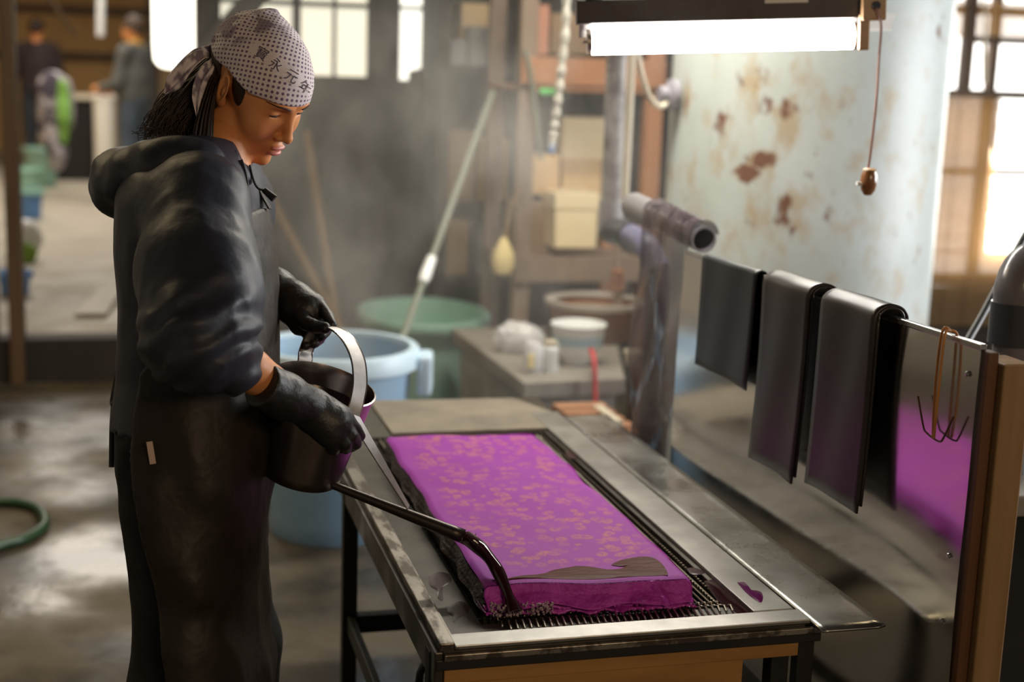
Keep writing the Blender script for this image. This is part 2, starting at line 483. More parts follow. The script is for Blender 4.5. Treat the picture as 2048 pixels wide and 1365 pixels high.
# hall beyond the door
mb = MB(); mb.box2((-2.7, 19.5, 0), (1.7, 19.6, 3.3)); struct('wall_hall_end', mb, M_tanwood)
mb = MB(); mb.box2((-2.7, YB+.12, 0), (-2.6, 19.6, 3.3)); struct('wall_hall_left', mb, M_tanwood)
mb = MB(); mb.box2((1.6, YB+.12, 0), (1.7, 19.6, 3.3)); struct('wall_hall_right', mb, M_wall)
mb = MB(); mb.box2((-2.7, YB+.12, 3.3), (1.7, 19.6, 3.4)); struct('ceiling_hall', mb, M_tanwood)
mb = MB()
for z in (2.0, 1.42):
    mb.box2((-2.6, 19.40, z-.05), (1.6, 19.5, z+.05))
for x in (-1.75, .35): mb.box2((x-.07, 19.42, SILL), (x+.07, 19.5, 3.3))
struct('trim_3', mb, M_brownwood)

# door posts
mb = MB(); mb.box2((dx0-.062, YB-.06, 0), (dx0, YB+.12, dzt))
struct('trim_4', mb, M_brownwood, bevel=.006)
mb = MB(); mb.box2((dx1-.02, YB-.05, 0), (dx1+.055, YB-.002, 2.6))
struct('trim_5', mb, M_blackwood, bevel=.006)
# sliding glass door leaf left of the post
M_dullglass = mat('dusty_glass_glow', (.35, .32, .26), .35, emit=.20, ecol=(1, .92, .74))  # faint emission stands in for hall light behind the glass
mb = MB(); mb.box2((-1.74, YB+.02, .22), (-.57, YB+.05, 2.33))
d1 = struct('door_1', mb, M_dullglass)
mb = MB()
for x in (-1.72, -1.16, -.60): mb.box2((x-.025, YB, .2), (x+.025, YB+.06, 2.35))
for z in (.23, .9, 2.32): mb.box2((-1.74, YB, z-.03), (-.58, YB+.06, z+.03))
mb.build('door_frame', M_brownwood, d1)

def window(name, x0, x1, z0, z1, m_, vs, hs, fw=.022, fm=M_blackwood):
    mb = MB(); mb.box2((x0, YB+.07, z0), (x1, YB+.085, z1))
    o = struct(name, mb, m_)
    mb = MB()
    for x, t in vs: mb.box2((x-t/2, YB+.02, z0), (x+t/2, YB+.07, z1))
    for z, t in hs: mb.box2((x0, YB+.02, z-t/2), (x1, YB+.07, z+t/2))
    if vs or hs: mb.build('window_frame', fm, o, bevel=.003)
    return o
M_pane1 = mat('paper_pane', (.8, .76, .62), .6, emit=.86, ecol=(1, .95, .76), col2=(.7, .66, .54), nscale=3)
M_pane2 = mat('torn_pane_daylight', (.9, .9, .8), .6, emit=1.6, ecol=(1, .98, .86))
M_pane3 = mat('bright_pane', (.9, .9, .86), .6, emit=3.2, ecol=(1, .97, .92))
window('window_1', *w1, M_pane1, [(.405, .03), (.765, .035), (.94, .012), (1.105, .02)], [(1.41, .02), (1.745, .022), (2.1, .022)])
o2 = window('window_2', *w2, M_pane2, [(1.24, .01), (1.36, .01)], [(1.745, .016)])
mb = MB(); mb.add([(1.292, YB+.03, 1.395), (1.372, YB+.03, 1.395), (1.372, YB+.03, 1.475), (1.292, YB+.03, 1.452)], [(0, 1, 2, 3)])
mb.build('torn_paper', M_wall, o2, solid=.01)
window('window_3', *w3, M_pane3, [(4.42, .05), (5.4, .07), (4.9, .03)], [(1.43, .045), (1.02, .03), (1.86, .045), (.44, .06), (2.27, .06)], fm=M_brownwood)

# side window (right wall) that lets the daylight in, out of the picture
M_pane4 = mat('side_window_pane', (.85, .87, .85), .5, emit=2.2, ecol=(1, .96, .88))
mb = MB(); mb.box2((6.16, 1.3, 1.0), (6.19, 3.9, 2.5)); o = struct('window_4', mb, M_pane4)
mb = MB()
for y in (1.3, 2.17, 3.03, 3.9): mb.box2((6.1, y-.03, .97), (6.19, y+.03, 2.53))
for z in (1.0, 1.75, 2.5): mb.box2((6.1, 1.3, z-.03), (6.19, 3.9, z+.03))
mb.build('window_frame', M_brownwood, o)

# ================================================================== DYEING TABLE
TZ = .62
tbl = thing('dyeing_table', (.76, 2.75, 0), 'long low metal-topped steam dyeing table with a wire-comb well, carrying the purple cloth', 'table')
SX0, SX1, SY0, SY1 = .533, .975, 2.076, 3.235       # the well
mb = MB()
tx0, tx1, ty0, ty1 = .452, 1.055, 1.985, 3.60
for lo, hi in (((tx0, ty0, TZ-.012), (SX0, ty1, TZ)), ((SX1, ty0, TZ-.012), (tx1, ty1, TZ)),
               ((SX0, ty0, TZ-.012), (SX1, SY0, TZ)), ((SX0, SY1, TZ-.012), (SX1, ty1, TZ))):
    mb.box2(lo, hi)
mb.build('deck', M_deck, tbl)
mb = MB(); mb.box2((SX0-.005, SY0-.005, TZ-.14), (SX1+.005, SY1+.005, TZ-.13))
for lo, hi in (((SX0-.01, SY0-.01, TZ-.14), (SX0, SY1+.01, TZ-.0125)), ((SX1, SY0-.01, TZ-.14), (SX1+.01, SY1+.01, TZ-.0125)),
               ((SX0-.01, SY0-.01, TZ-.14), (SX1+.01, SY0, TZ-.0125)), ((SX0-.01, SY1, TZ-.14), (SX1+.01, SY1+.01, TZ-.0125))):
    mb.box2(lo, hi)
mb.build('steam_well', M_void, tbl)
# wire comb: rods along the table whose near ends lie on the front lip, cross rods tipped with beads
mb = MB(); n = 38
for i in range(n):
    x = SX0+.012+(SX1-SX0-.024)*i/(n-1)
    ln = .036 if 2 < i < n-3 else .024
    if i < 2: continue
    mb.tube([(x-.006, SY0-ln, TZ+.0035), (x-.001, SY0-.002, TZ+.0045), (x, SY0+.02, TZ-.004), (x, SY1+.015, TZ-.004)], .0016, 6)
for j in range(8):
    y = SY0+.05+(SY1-SY0-.06)*j/7
    mb.tube([(SX0+.002, y, TZ-.012), (SX1-.002, y, TZ-.012)], .002, 6)
mb.build('wire_grate', M_wire, tbl)
mb = MB()
for i in range(n):
    x = SX0+.012+(SX1-SX0-.024)*i/(n-1)
    for y in (SY0+.016, SY0+.030):
        mb.tube([(x, y, TZ-.012), (x, y, TZ-.0005)], .0017, 6)
for k in range(95):
    y = SY0+.03+(SY1-SY0-.06)*k/94
    for x in (SX0+.014, SX0+.030, SX1-.014, SX1-.03):
        mb.tube([(x, y, TZ-.012), (x, y, TZ+.0005)], .0015, 5)
mb.build('pin_bed', M_wire, tbl)
# rails
mb = MB(); mb.box2((.985, 2.033, TZ), (1.057, 3.40, TZ+.008)); mb.build('rail', M_alu, tbl, bevel=.0015)
mb = MB(); mb.box2((.470, 1.985, TZ), (1.065, 2.032, TZ+.007)); mb.build('rail', M_alu, tbl, bevel=.0015)
mb = MB(); mb.box2((.446, 1.985, TZ-.002), (.470, 3.25, TZ+.012))
mb.box2((.470, 1.985, TZ), (.476, 3.25, TZ+.006)); mb.build('rail', M_alus, tbl, bevel=.002)
mb = MB(); mb.box2((.438, 1.985, TZ-.058), (.452, 3.6, TZ-.002)); mb.build('side_plate', M_deck, tbl, bevel=.002)
mb = MB(); mb.box2((1.045, 2.0, TZ-.058), (1.058, 3.6, TZ-.013)); mb.build('side_plate', M_iron, tbl)
mb = MB(); mb.box2((.452, 1.976, TZ-.014), (1.085, 1.984, TZ-.004)); mb.build('front_lip', M_alus, tbl, bevel=.001)
mb = MB()
mb.box2((.44, 1.983, TZ-.032), (1.085, 2.01, TZ-.014)); mb.build('front_bar', M_iron, tbl, bevel=.002)
mb = MB(); mb.box2((.455, 1.996, .42), (.955, 2.02, TZ-.032)); mb.box2((.455, 1.992, TZ-.058), (1.05, 2.016, TZ-.033))
mb.build('front_board', M_frontwood, tbl, bevel=.002)
for (x, y) in ((.452, 2.03), (1.03, 2.03), (.452, 2.93), (1.03, 3.5)):
    mb = MB(); mb.box2((x-.016, y-.016, 0), (x+.016, y+.016, TZ-.0125)); mb.build('leg', M_iron, tbl, bevel=.002)
mb = MB()
mb.box2((.445, 2.05, .27), (.46, 2.93, .31)); mb.box2((1.022, 2.05, .27), (1.037, 3.5, .31))
mb.box2((.45, 2.90, .27), (1.03, 2.93, .31)); mb.box2((.45, 2.02, .27), (1.03, 2.04, .31))
mb.build('lower_frame', M_iron, tbl, bevel=.002)
# kettle-like burner under the table
br = thing('gas_burner', (.62, 2.55, 0), 'dark iron burner half hidden on the floor under the table', 'burner')
mb = MB(); mb.lathe([(0, 0), (.11, 0), (.13, .03), (.12, .2), (.09, .26), (0, .27)], (.62, 2.55, 0), 24); mb.build('body', M_iron, br, smooth=True)
mb = MB(); mb.tube(spline([(.54, 2.5, .26), (.52, 2.48, .36), (.58, 2.5, .40), (.63, 2.52, .36), (.64, 2.53, .265)], 5), .008, 8); mb.build('handle', M_iron, br, smooth=True)

# zinc board lying across the far end of the table
mb = MB()
mb.add([(.60, 3.245, TZ+.004), (1.045, 3.245, TZ+.004), (1.045, 3.40, TZ+.004), (.985, 3.56, TZ+.004), (.60, 3.58, TZ+.004)], [(0, 1, 2, 3, 4)])
tag(mb.build('zinc_board', M_board, None, solid=.006, origin=(.82, 3.4, TZ+.004)), 'flat weathered board lying across the far end of the dyeing table', 'board')

# stainless drip shelf between the table and the splash screen
sh = thing('drip_shelf', (1.12, 2.4, 0), 'narrow stainless steel shelf strip along the right side of the dyeing table', 'shelf')
mb = MB()
def fsh(u, v):
    y = 1.945+v*1.42; x = 1.066+u*.112
    return Vector((x, y, TZ+.002+.0005*math.sin(y*5+u*2)+(.003 if u > .98 else 0)))
mb.grid(fsh, 10, 50); mb.build('shelf_top', M_steel, sh, smooth=True, solid=.004)
for y in (2.1, 3.25):
    mb = MB(); mb.box2((1.10, y-.012, 0), (1.13, y+.012, TZ-.004)); mb.build('leg', M_iron, sh)

# ================================================================== SPLASH SCREEN
PX_ = 1.212; KS = PX_/1.228
scr = thing('splash_screen', (PX_, 2.6, 0), 'upright polished steel splash screen beside the dyeing table, nailed to a wooden post', 'screen')
mb = MB(); rnd = random.Random(3)
def top_z(y): return 1.1131-.0135*(y-1.806)
def fsc(u, v):
    y = 1.806+u*1.174; z0 = .30; z = z0+(top_z(y)-z0)*v
    e = min(1, (1-v)*6)
    wv = .0045*math.sin(2.2*y+5.5*z)+.004*math.sin(5.1*y-7*z+1)+.0022*math.sin(11*y+3*z+2)+.0015*math.sin(17*z-4*y)
    return Vector((PX_+wv*e*.7, y, z))
mb.grid(fsc, 120, 60); mb.build('steel_sheet', M_mirror, scr, smooth='all')
mb = MB()
mb.strap([(PX_+.004, 1.806, top_z(1.806)), (PX_+.004, 2.98, top_z(2.98))], (1, 0, 0), .012, .010); mb.build('rolled_edge', M_steel, scr, bevel=.002)
mb = MB(); mb.box2((PX_+.003, 1.791, 0), (PX_+.022, 1.818, 1.108)); mb.build('edge_strip', M_edgewood, scr, bevel=.002)
mb = MB(); mb.box2((PX_+.0225, 1.777, 0), (PX_+.071, 1.847, 1.093)); mb.build('post', M_postwood, scr, bevel=.003)
mb = MB(); mb.box2((PX_+.02, 2.91, 0), (PX_+.07, 2.97, 1.05)); mb.build('post', M_postwood, scr, bevel=.003)
for y, z in ((1.832, 1.068), (1.834, .781), (1.838, .673)):
    mb = MB(); mb.lathe([(0, .003), (.003, .0025), (.0045, 0)], (PX_-.003, y, z), 12, Matrix.Rotation(-math.pi/2, 3, 'Y')); mb.build('screw', M_steel, scr, smooth=True)

# rubber straps folded over the top edge of the screen
def strap_over(name, y0, y1, zf, zb, rad, mat_, label, cat, layers=1, th=.004, lean=0):
    y0, y1, zf, zb = y0*KS, y1*KS, 1.5-(1.5-zf)*KS, 1.5-(1.5-zb)*KS
    root = thing(name, (PX_, (y0+y1)/2, zf), label, cat, None)
    for k in range(layers):
        rr = rad-k*.007
        zt = top_z((y0+y1)/2)+.005
        zt2 = zt+rr*.55
        prof = []
        for i in range(9):
            t = i/8; prof.append((PX_-rr*(1-.10*math.sin(t*3.1))-.006*(1-t), zf+k*.012+(zt2-rr*.75-zf)*t))
        for i in range(1, 12):
            a = math.pi*(1-i/12); prof.append((PX_+rr*math.cos(a), zt2-rr*.75+rr*.78*math.sin(a)+0))
        for i in range(9):
            t = i/8; prof.append((PX_+rr+.004*math.sin(t*3), zt2-rr*.75+(zb-(zt2-rr*.75))*t))
        mb = MB(); N_ = 14
        def fs(u, v):
            q = v*(len(prof)-1); i = min(int(q), len(prof)-2); t = q-i
            x = prof[i][0]*(1-t)+prof[i+1][0]*t; z = prof[i][1]*(1-t)+prof[i+1][1]*t
            yy = y0+(y1-y0)*u
            return Vector((x+.0015*math.sin(yy*40+z*9), yy+lean*.02*(1.1-z), z-.0135*(yy-(y0+y1)/2)+(.004*math.sin(u*3) if v < .02 else 0)))
        mb.grid(fs, N_, 46); mb.build('strap_layer' if layers > 1 else 'sheet', mat_, root, smooth='all', solid=th)
    return root
strap_over('rubber_sheet', 2.60, 2.88, .862, .92, .012, M_rubblue, 'thin blue-black rubber sheet draped over the screen, furthest along and shortest', 'rubber sheet', th=.002)
strap_over('rubber_strap', 2.335, 2.53, .745, .80, .030, M_rubber, 'brown-black rubber strap folded double over the screen, beside the thin blue-black sheet', 'strap', layers=2)
strap_over('rubber_strap', 2.090, 2.283, .765, .79, .030, M_rubber, 'brown-black rubber strap over the screen nearest the wire hook, back fold hanging open', 'strap', layers=2, lean=.3)

# wire hook on an orange loop
hk = thing('wire_hook', (PX_-.012, 1.93, .93), 'three-pronged wire hook hanging by an orange loop from the screen top', 'hook')
hx = PX_-.014; hy = 1.890
mb = MB(); mb.tube(spline([(hx, hy, .955), (hx-.002, hy+.003, 1.04), (hx+.002, hy+.004, top_z(hy)+.008), (hx+.014, hy, top_z(hy)+.011), (hx+.026, hy-.002, top_z(hy)-.0), (hx+.027, hy-.002, 1.05)], 6), .0022, 8)
mb.tube(spline([(hx-.002, hy-.006, .955), (hx-.004, hy-.010, 1.03), (hx, hy-.007, top_z(hy)+.004), (hx+.012, hy-.004, top_z(hy)+.012)], 6), .0022, 8)
mb.build('loop', M_orange, hk, smooth=True)
mb = MB(); mb.tube(spline([(hx, hy+.052, 1.008), (hx, hy+.030, .966), (hx, hy+.018, .957), (hx, hy-.018, .953), (hx, hy-.03, .963), (hx, hy-.05, 1.000)], 5), .0016, 6); mb.build('prongs', M_wirebrown, hk, smooth=True)

# PVC pipes and film at the far end of the screen
pp = thing('drain_pipe', (1.25, 3.3, 1.12), 'grey plastic pipe with an open end resting on the far end of the screen', 'pipe')
a = PY(1408, 480, 3.02); b = PY(1268, 412, 3.48)
dd = (b-a).normalized()
mb = MB(); mb.pipe(a, a+dd*.30, .031, .026); mb.build('pipe', M_pvc, pp, smooth=True)
mb = MB(); mb.pipe(a+dd*.29, b, .035, .028); mb.lathe([(0, 0), (.034, 0)], b, 24, dd.to_track_quat('Z', 'Y').to_matrix()); mb.build('sleeve', M_pvclight, pp, smooth=True)
ra = thing('riser_pipe', (1.45, 4.3, 0), 'mottled grey vertical pipe with a blue-grey elbow at its foot, left of the tank', 'pipe')
vt = PY(1232, 60, 4.2); vb = PY(1222, 420, 4.2)
mb = MB(); mb.cyl(vb, vt+Vector((0, 0, .5)), .031, n=24); M_mottle = mat('mottled_pipe', (.3, .28, .27), .45, col2=(.12, .1, .1), nscale=18); mb.build('pipe', M_mottle, ra, smooth=True)
mb = MB(); mb.cyl(vb+Vector((0, 0, .03)), vb-Vector((0, 0, .07)), .038, n=24); mb.build('collar', M_pvclight, ra, smooth=True)
e1 = PY(1224, 455, 4.2); e2 = PY(1262, 472, 4.0); e3 = PY(1292, 492, 3.8)
mb = MB(); mb.tube(spline([e1+Vector((0, 0, .03)), e1-Vector((0, 0, .01)), e1*.4+e2*.6, e2], 5), .042, 20); mb.build('elbow', M_pvcdark, ra, smooth=True)
mb = MB(); mb.tube(spline([e2, e3, e3+Vector((.02, -.05, -.06))], 5), .036, 20); mb.build('blue_bend', M_pvcblue, ra, smooth=True)
mb = MB(); mb.tube([e3+Vector((.02, -.05, -.055)), e3+Vector((.02, -.06, -.3)), e3+Vector((.02, -.06, -1.0))], .034, 20); mb.build('drop_pipe', M_pvcdark, ra, smooth=True)
fl = thing('plastic_film', (1.22, 3.25, .9), 'clear wrinkled plastic film hung over the grey pipe end', 'film')
mb = MB()
def ff(u, v):
    y = 3.02+u*.30
    tp = a+dd*((y-a.y)/dd.y)
    if v < .12:
        t = v/.12; ang = math.pi*(1-t)*.9
        return tp+Vector((.036*math.cos(ang)*1.0, 0, .036*math.sin(ang)))*1 if t < 1 else tp
    t = (v-.12)/.88
    z = tp.z-.002-t*.56
    return Vector((tp.x-.036+.010*math.sin(u*7+z*8)*min(1, t*4)-.01*t, y+.012*math.sin(z*10), z))
def ff2(u, v):
    y = 3.02+u*.30; tp = a+dd*((y-a.y)/dd.y)
    t = v
    return Vector((tp.x-.0365+(.011*math.sin(u*8+t*5)+.006*math.sin(u*17-t*9))*min(1, t*4)-.012*t, y+.015*math.sin(t*6)*u, tp.z+.01-t*.57))
mb.grid(ff2, 24, 40); mb.build('hanging_film', M_film, fl, smooth='all')
mb = MB()
def ff3(u, v):
    y = 3.02+u*.30; tp = a+dd*((y-a.y)/dd.y); ang = math.pi*(1-v)
    return tp+Vector((.0365*math.cos(ang), 0, .0365*math.sin(ang)+.01))
mb.grid(ff3, 12, 12); mb.build('film_fold', M_film, fl, smooth='all')

# ================================================================== CLOTH
M_cloth = mat('purple_dyed_cloth', (.36, .045, .36), .65, spec=.28)
N, L, B = nodes_of(M_cloth)
tc = N.new('ShaderNodeTexCoord')
mp = N.new('ShaderNodeMapping'); L.new(tc.outputs['Object'], mp.inputs[0]); mp.inputs['Scale'].default_value = (1, 1, .25)
nz = N.new('ShaderNodeTexNoise'); nz.inputs['Scale'].default_value = 30; nz.inputs['Detail'].default_value = 2
L.new(mp.outputs[0], nz.inputs['Vector'])
ad = N.new('ShaderNodeMixRGB'); ad.blend_type = 'ADD'; ad.inputs[0].default_value = .012
L.new(mp.outputs[0], ad.inputs[1]); L.new(nz.outputs['Color'], ad.inputs[2])
vo = N.new('ShaderNodeTexVoronoi'); vo.inputs['Scale'].default_value = 40; vo.inputs['Randomness'].default_value = .8
L.new(ad.outputs[0], vo.inputs['Vector'])
rp = N.new('ShaderNodeValToRGB'); cr = rp.color_ramp
cr.elements[0].position = 0; cr.elements[0].color = (.55, .55, .55, 1)
cr.elements[1].position = .5; cr.elements[1].color = (0, 0, 0, 1)
for p_, v_ in ((.14, .25), (.24, .85), (.31, .35), (.40, .7)):
    e = cr.elements.new(p_); e.color = (v_, v_, v_, 1)
L.new(vo.outputs['Distance'], rp.inputs[0])
n2 = N.new('ShaderNodeTexNoise'); n2.inputs['Scale'].default_value = 110; L.new(tc.outputs['Object'], n2.inputs['Vector'])
r2 = N.new('ShaderNodeMapRange'); r2.inputs[1].default_value = .30; r2.inputs[2].default_value = .52; L.new(n2.outputs[0], r2.inputs[0])
n3 = N.new('ShaderNodeTexNoise'); n3.inputs['Scale'].default_value = 12; L.new(tc.outputs['Object'], n3.inputs['Vector'])
r3 = N.new('ShaderNodeMapRange'); r3.inputs[1].default_value = .30; r3.inputs[2].default_value = .48; L.new(n3.outputs[0], r3.inputs[0])
mu = N.new('ShaderNodeMath'); mu.operation = 'MULTIPLY'; L.new(rp.outputs[0], mu.inputs[0]); L.new(r2.outputs[0], mu.inputs[1])
mu2 = N.new('ShaderNodeMath'); mu2.operation = 'MULTIPLY'; L.new(mu.outputs[0], mu2.inputs[0]); L.new(r3.outputs[0], mu2.inputs[1])
# the pattern stops at the folded front edge and along the side margins
sx = N.new('ShaderNodeSeparateXYZ'); L.new(tc.outputs['Object'], sx.inputs[0])
ry = N.new('ShaderNodeMapRange'); ry.inputs[1].default_value = .10; ry.inputs[2].default_value = .16; L.new(sx.outputs['Y'], ry.inputs[0])
mu3 = N.new('ShaderNodeMath'); mu3.operation = 'MULTIPLY'; L.new(mu2.outputs[0], mu3.inputs[0]); L.new(ry.outputs[0], mu3.inputs[1])
ab = N.new('ShaderNodeMath'); ab.operation = 'ABSOLUTE'; L.new(sx.outputs['X'], ab.inputs[0])
rx = N.new('ShaderNodeMapRange'); rx.inputs[1].default_value = .168; rx.inputs[2].default_value = .13; L.new(ab.outputs[0], rx.inputs[0])
mu4 = N.new('ShaderNodeMath'); mu4.operation = 'MULTIPLY'; L.new(mu3.outputs[0], mu4.inputs[0]); L.new(rx.outputs[0], mu4.inputs[1])
mx = N.new('ShaderNodeMix'); mx.data_type = 'RGBA'
mx.inputs[6].default_value = (.33, .034, .39, 1); mx.inputs[7].default_value = (.58, .20, .12, 1)
L.new(mu4.outputs[0], mx.inputs[0]); L.new(mx.outputs[2], B.inputs['Base Color'])
n4 = N.new('ShaderNodeTexNoise'); n4.inputs['Scale'].default_value = 420; L.new(tc.outputs['Object'], n4.inputs['Vector'])
bp = N.new('ShaderNodeBump'); bp.inputs['Strength'].default_value = .25; bp.inputs['Distance'].default_value = .002
L.new(n4.outputs[0], bp.inputs['Height']); L.new(bp.outputs[0], B.inputs['Normal'])
M_cloth2 = mat('lit_purple_cloth_layers', (.58, .065, .58), .45, col2=(.42, .035, .40), nscale=30, bump=.5, bscale=120, spec=.3)  # purple raised above the top layer's, front light put into the colour
M_clothwet = mat('wet_purple_cloth', (.42, .03, .38), .25, col2=(.6, .09, .58), nscale=14, bump=.8, bscale=40, coat=.3)

FX, FY = .73, 2.06              # front middle of the cloth
FTOP = .672; FBOT = TZ+.005
# outline of the top layer: left x, right x as functions of y
def fx_l(y): return .546+.0015*math.sin(y*17)+.0012*math.sin(y*41+1)+.014*max(0, (2.2-y)/.15)*.3
def fx_r(y): return .894+.0015*math.sin(y*13+2)+.0015*math.sin(y*37)-.02*max(0, min(1, (y-2.06)/.1))*0
FY1 = 3.035
cl = thing('folded_cloth', (FX, FY, FBOT), 'folded length of purple cloth with small gold flowers, soaking on the dyeing table', 'cloth')
def hilly(x, y): return .0022*math.sin(x*14+y*6)+.0016*math.sin(y*19-x*9)+.001*math.sin(x*41+y*33)
def front_y(x): return 2.116-.027*(x-.556)/.345+.003*math.sin(x*23)      # where the top turns down
def f_top(u, v):
    y0 = front_y(.546+.348*u); y = y0+(FY1-y0)*v
    x = fx_l(y)+(fx_r(y)-fx_l(y))*u
    e = min(u, 1-u)*.36
    z = FTOP+hilly(x, y)-.005*max(0, 1-e/.009)**2-.003*max(0, 1-(y-y0)/.010)**2
    return Vector((x, y, z))
mb = MB(); mb.grid(f_top, 60, 150)
o = mb.build('top_layer', M_cloth, cl, smooth='all')
# front fold: wavy flounce that falls from the top edge, with a crease near the right end
def f_front(u, v):
    x0 = .546+.348*u; yt = front_y(x0); p0 = f_top(u, 0)
    t = v; bul = .003*math.sin(t*math.pi)+.040*max(0, t-.42)**1.25
    crz = math.exp(-((u-.80-.06*t)/.018)**2)*.008*min(1, t*3)
    y = yt-.003-bul-.004*t-.004*math.sin(u*21+t*4)*t-crz
    z = p0.z-(FTOP-FBOT-.014+.003*math.sin(u*16))*(t-.10*max(0, t-.42))
    return Vector((p0.x+.004*math.sin(t*5)*(u-.5), y, z))
mb = MB(); mb.grid(f_front, 110, 16); mb.build('front_fold', M_cloth2, cl, smooth='all', solid=.002)
# lower layers peeping out under the fold, rough torn edges
rnd = random.Random(5)
for k, (dz, dy) in enumerate(((.010, .016), (.004, .022))):
    edge = [rnd.uniform(-.003, .003) for _ in range(140)]
    def f_low(u, v):
        x0 = .545+.352*u; i = int(u*138)
        y0 = front_y(x0)-dy-.003*math.sin(u*37+k*2)+edge[i]
        y = y0+(2.16-y0)*v
        return Vector((x0, y, FBOT+dz-.001+.0022*math.sin(u*46+v*9+k)*(1-v)))
    mb = MB(); mb.grid(f_low, 138, 8); mb.build('lower_layer', M_clothwet if k == 0 else M_clothwet, cl, smooth='all', solid=.004)
# side and far faces of the pile
def f_side(sgn):
    def f(u, v):
        y = front_y(.56 if sgn < 0 else .91)+(FY1-front_y(.56))*u
        uu = 0 if sgn < 0 else 1
        p_ = f_top(uu, u); t = v
        return Vector((p_.x+sgn*(.003*math.sin(t*19+u*11)+.004*t*math.sin(u*45)), p_.y, p_.z-.0+(FBOT-p_.z)*t))
    return f
M_gauze = mat('dark_wet_gauze', (.035, .026, .028), .45, col2=(.06, .03, .055), nscale=40, bump=.6, bscale=90)
mb = MB(); mb.grid(f_side(-1), 120, 10); mb.build('side_gauze', M_gauze, cl, smooth='all')
mb = MB(); mb.grid(f_side(1), 120, 10)
mb.grid(lambda u, v: Vector((fx_l(FY1)+(fx_r(FY1)-fx_l(FY1))*u, FY1+.003*math.sin(u*30), FTOP-.005*max(0, 1-min(u, 1-u)/.025)**2+(FBOT-FTOP)*v)), 40, 6)
mb.build('side_layers', M_cloth2, cl, smooth='all')

# dye lying on the cloth, pouring, splashing and spilt on the deck
def blob(name, pts, zf, m_, label, cat, th=.0016, n=6, kind='stuff', rim=.004):
    q = spline(pts+[pts[0]], n)[:-1]
    c = sum(q, Vector())/len(q)
    mb = MB(); v = []; rings = 7
    for k in range(rings+1):
        t = k/rings
        for p_ in q:
            r = c+(p_-c)*t
            h_ = th*(1-t**4) if t < 1 else 0
            v.append(Vector((r.x, r.y, zf(r.x, r.y)+h_)))
    f = []; m2 = len(q)
    for k in range(rings):
        for j in range(m2):
            f.append((k*m2+j, k*m2+(j+1) % m2, (k+1)*m2+(j+1) % m2, (k+1)*m2+j))
    mb.add(v, f)
    o = mb.build(name, m_, None, smooth='all', origin=(c.x, c.y, zf(c.x, c.y)))
    return tag(o, label, cat, kind=kind)
def ztop(x, y):
    return FTOP+hilly(x, y)+.0012-.003*max(0, 1-(y-front_y(x))/.010)**2-.005*max(0, 1-min(x-fx_l(y), fx_r(y)-x)/.009)**2
def pool(pxs): return [PZ(x, y, FTOP) for x, y in pxs]
# pool along the front edge of the cloth
def strip_blob(name, xs, yb, yf, zf, m_, label, cat):
    mb = MB(); n_ = 70; v_ = 10
    def f(u, v):
        x = xs[0]+(xs[-1]-xs[0])*u
        b = np.interp(x, xs, yb)+.0035*math.sin(x*95)*min(1, 8*min(u, 1-u)); f_ = np.interp(x, xs, yf)
        b = max(b, f_)
        y = f_+(b-f_)*v
        ed = min(v, 1-v, .5)*2
        return Vector((x, y, zf(x, y)+.0009*min(1, ed*3)-.0008*(1-min(1, ed*6))))
    mb.grid(f, n_, v_)
    c = (xs[0]+xs[-1])/2
    return tag(mb.build(name, m_, None, smooth='all', origin=(c, float(np.mean(yf)), FTOP)), label, cat, kind='stuff')
pb = [PZ(x, y, FTOP) for x, y in ((985, 1165), (1040, 1158), (1090, 1146), (1130, 1134), (1150, 1131), (1180, 1135), (1212, 1140), (1245, 1138), (1262, 1128), (1300, 1124), (1326, 1136), (1334, 1154))]
xs_ = [p_.x for p_ in pb]
strip_blob('dye_pool', xs_, [p_.y+.002 for p_ in pb], [front_y(x)+.011 for x in xs_], ztop, M_dyepool, 'brown dye pooled along the front edge of the purple cloth', 'dye')
blob('dye_pool', pool([(1222, 1130), (1238, 1121), (1262, 1117), (1288, 1116), (1312, 1122), (1330, 1138), (1334, 1152), (1300, 1140), (1268, 1132), (1240, 1133)]), ztop, M_dyepool, 'hook-shaped tongue of brown dye near the right front corner of the purple cloth', 'dye', th=.001)
deck = lambda x, y: TZ+.0005
blob('dye_puddle', [PZ(x, y, TZ) for x, y in ((1408, 1164), (1440, 1158), (1482, 1166), (1500, 1185), (1516, 1212), (1545, 1240), (1520, 1246), (1500, 1245), (1470, 1225), (1440, 1206), (1425, 1190))], deck, M_dye, 'dark purple-brown dye puddle on the table deck right of the cloth', 'dye')
blob('dye_puddle', [PZ(x, y, TZ+.008) for x, y in ((1474, 1166), (1490, 1166), (1500, 1180), (1520, 1184), (1526, 1194), (1522, 1206), (1506, 1198), (1488, 1182))], lambda x, y: TZ+.0085, M_dyepurple, 'bright purple dye spot on the pale right rail of the table', 'dye')
M_stain = mat('dried_dye_stain', (.05, .022, .026), .22)
blob('dye_puddle', [PZ(x, y, TZ) for x, y in ((857, 1152), (880, 1145), (898, 1150), (903, 1164), (885, 1178), (886, 1200), (876, 1198), (874, 1182), (860, 1172))], deck, M_stain, 'upper of two dye drips on the deck left of the wire comb', 'dye', th=.0008)
blob('dye_puddle', [PZ(x, y, TZ) for x, y in ((894, 1214), (920, 1204), (938, 1212), (936, 1226), (918, 1236), (908, 1246), (906, 1234), (896, 1226))], deck, M_stain, 'lower of two dye drips on the deck, nearest the table corner', 'dye', th=.0008)
blob('dye_puddle', [PZ(x, y, TZ) for x, y in ((1372, 1138), (1390, 1137), (1410, 1146), (1400, 1150), (1382, 1149))], deck, M_stain, 'small brown splash on the deck between cloth and right rail', 'dye', th=.0008)
M_gold = mat('golden_drops', (.35, .24, .1), .3)
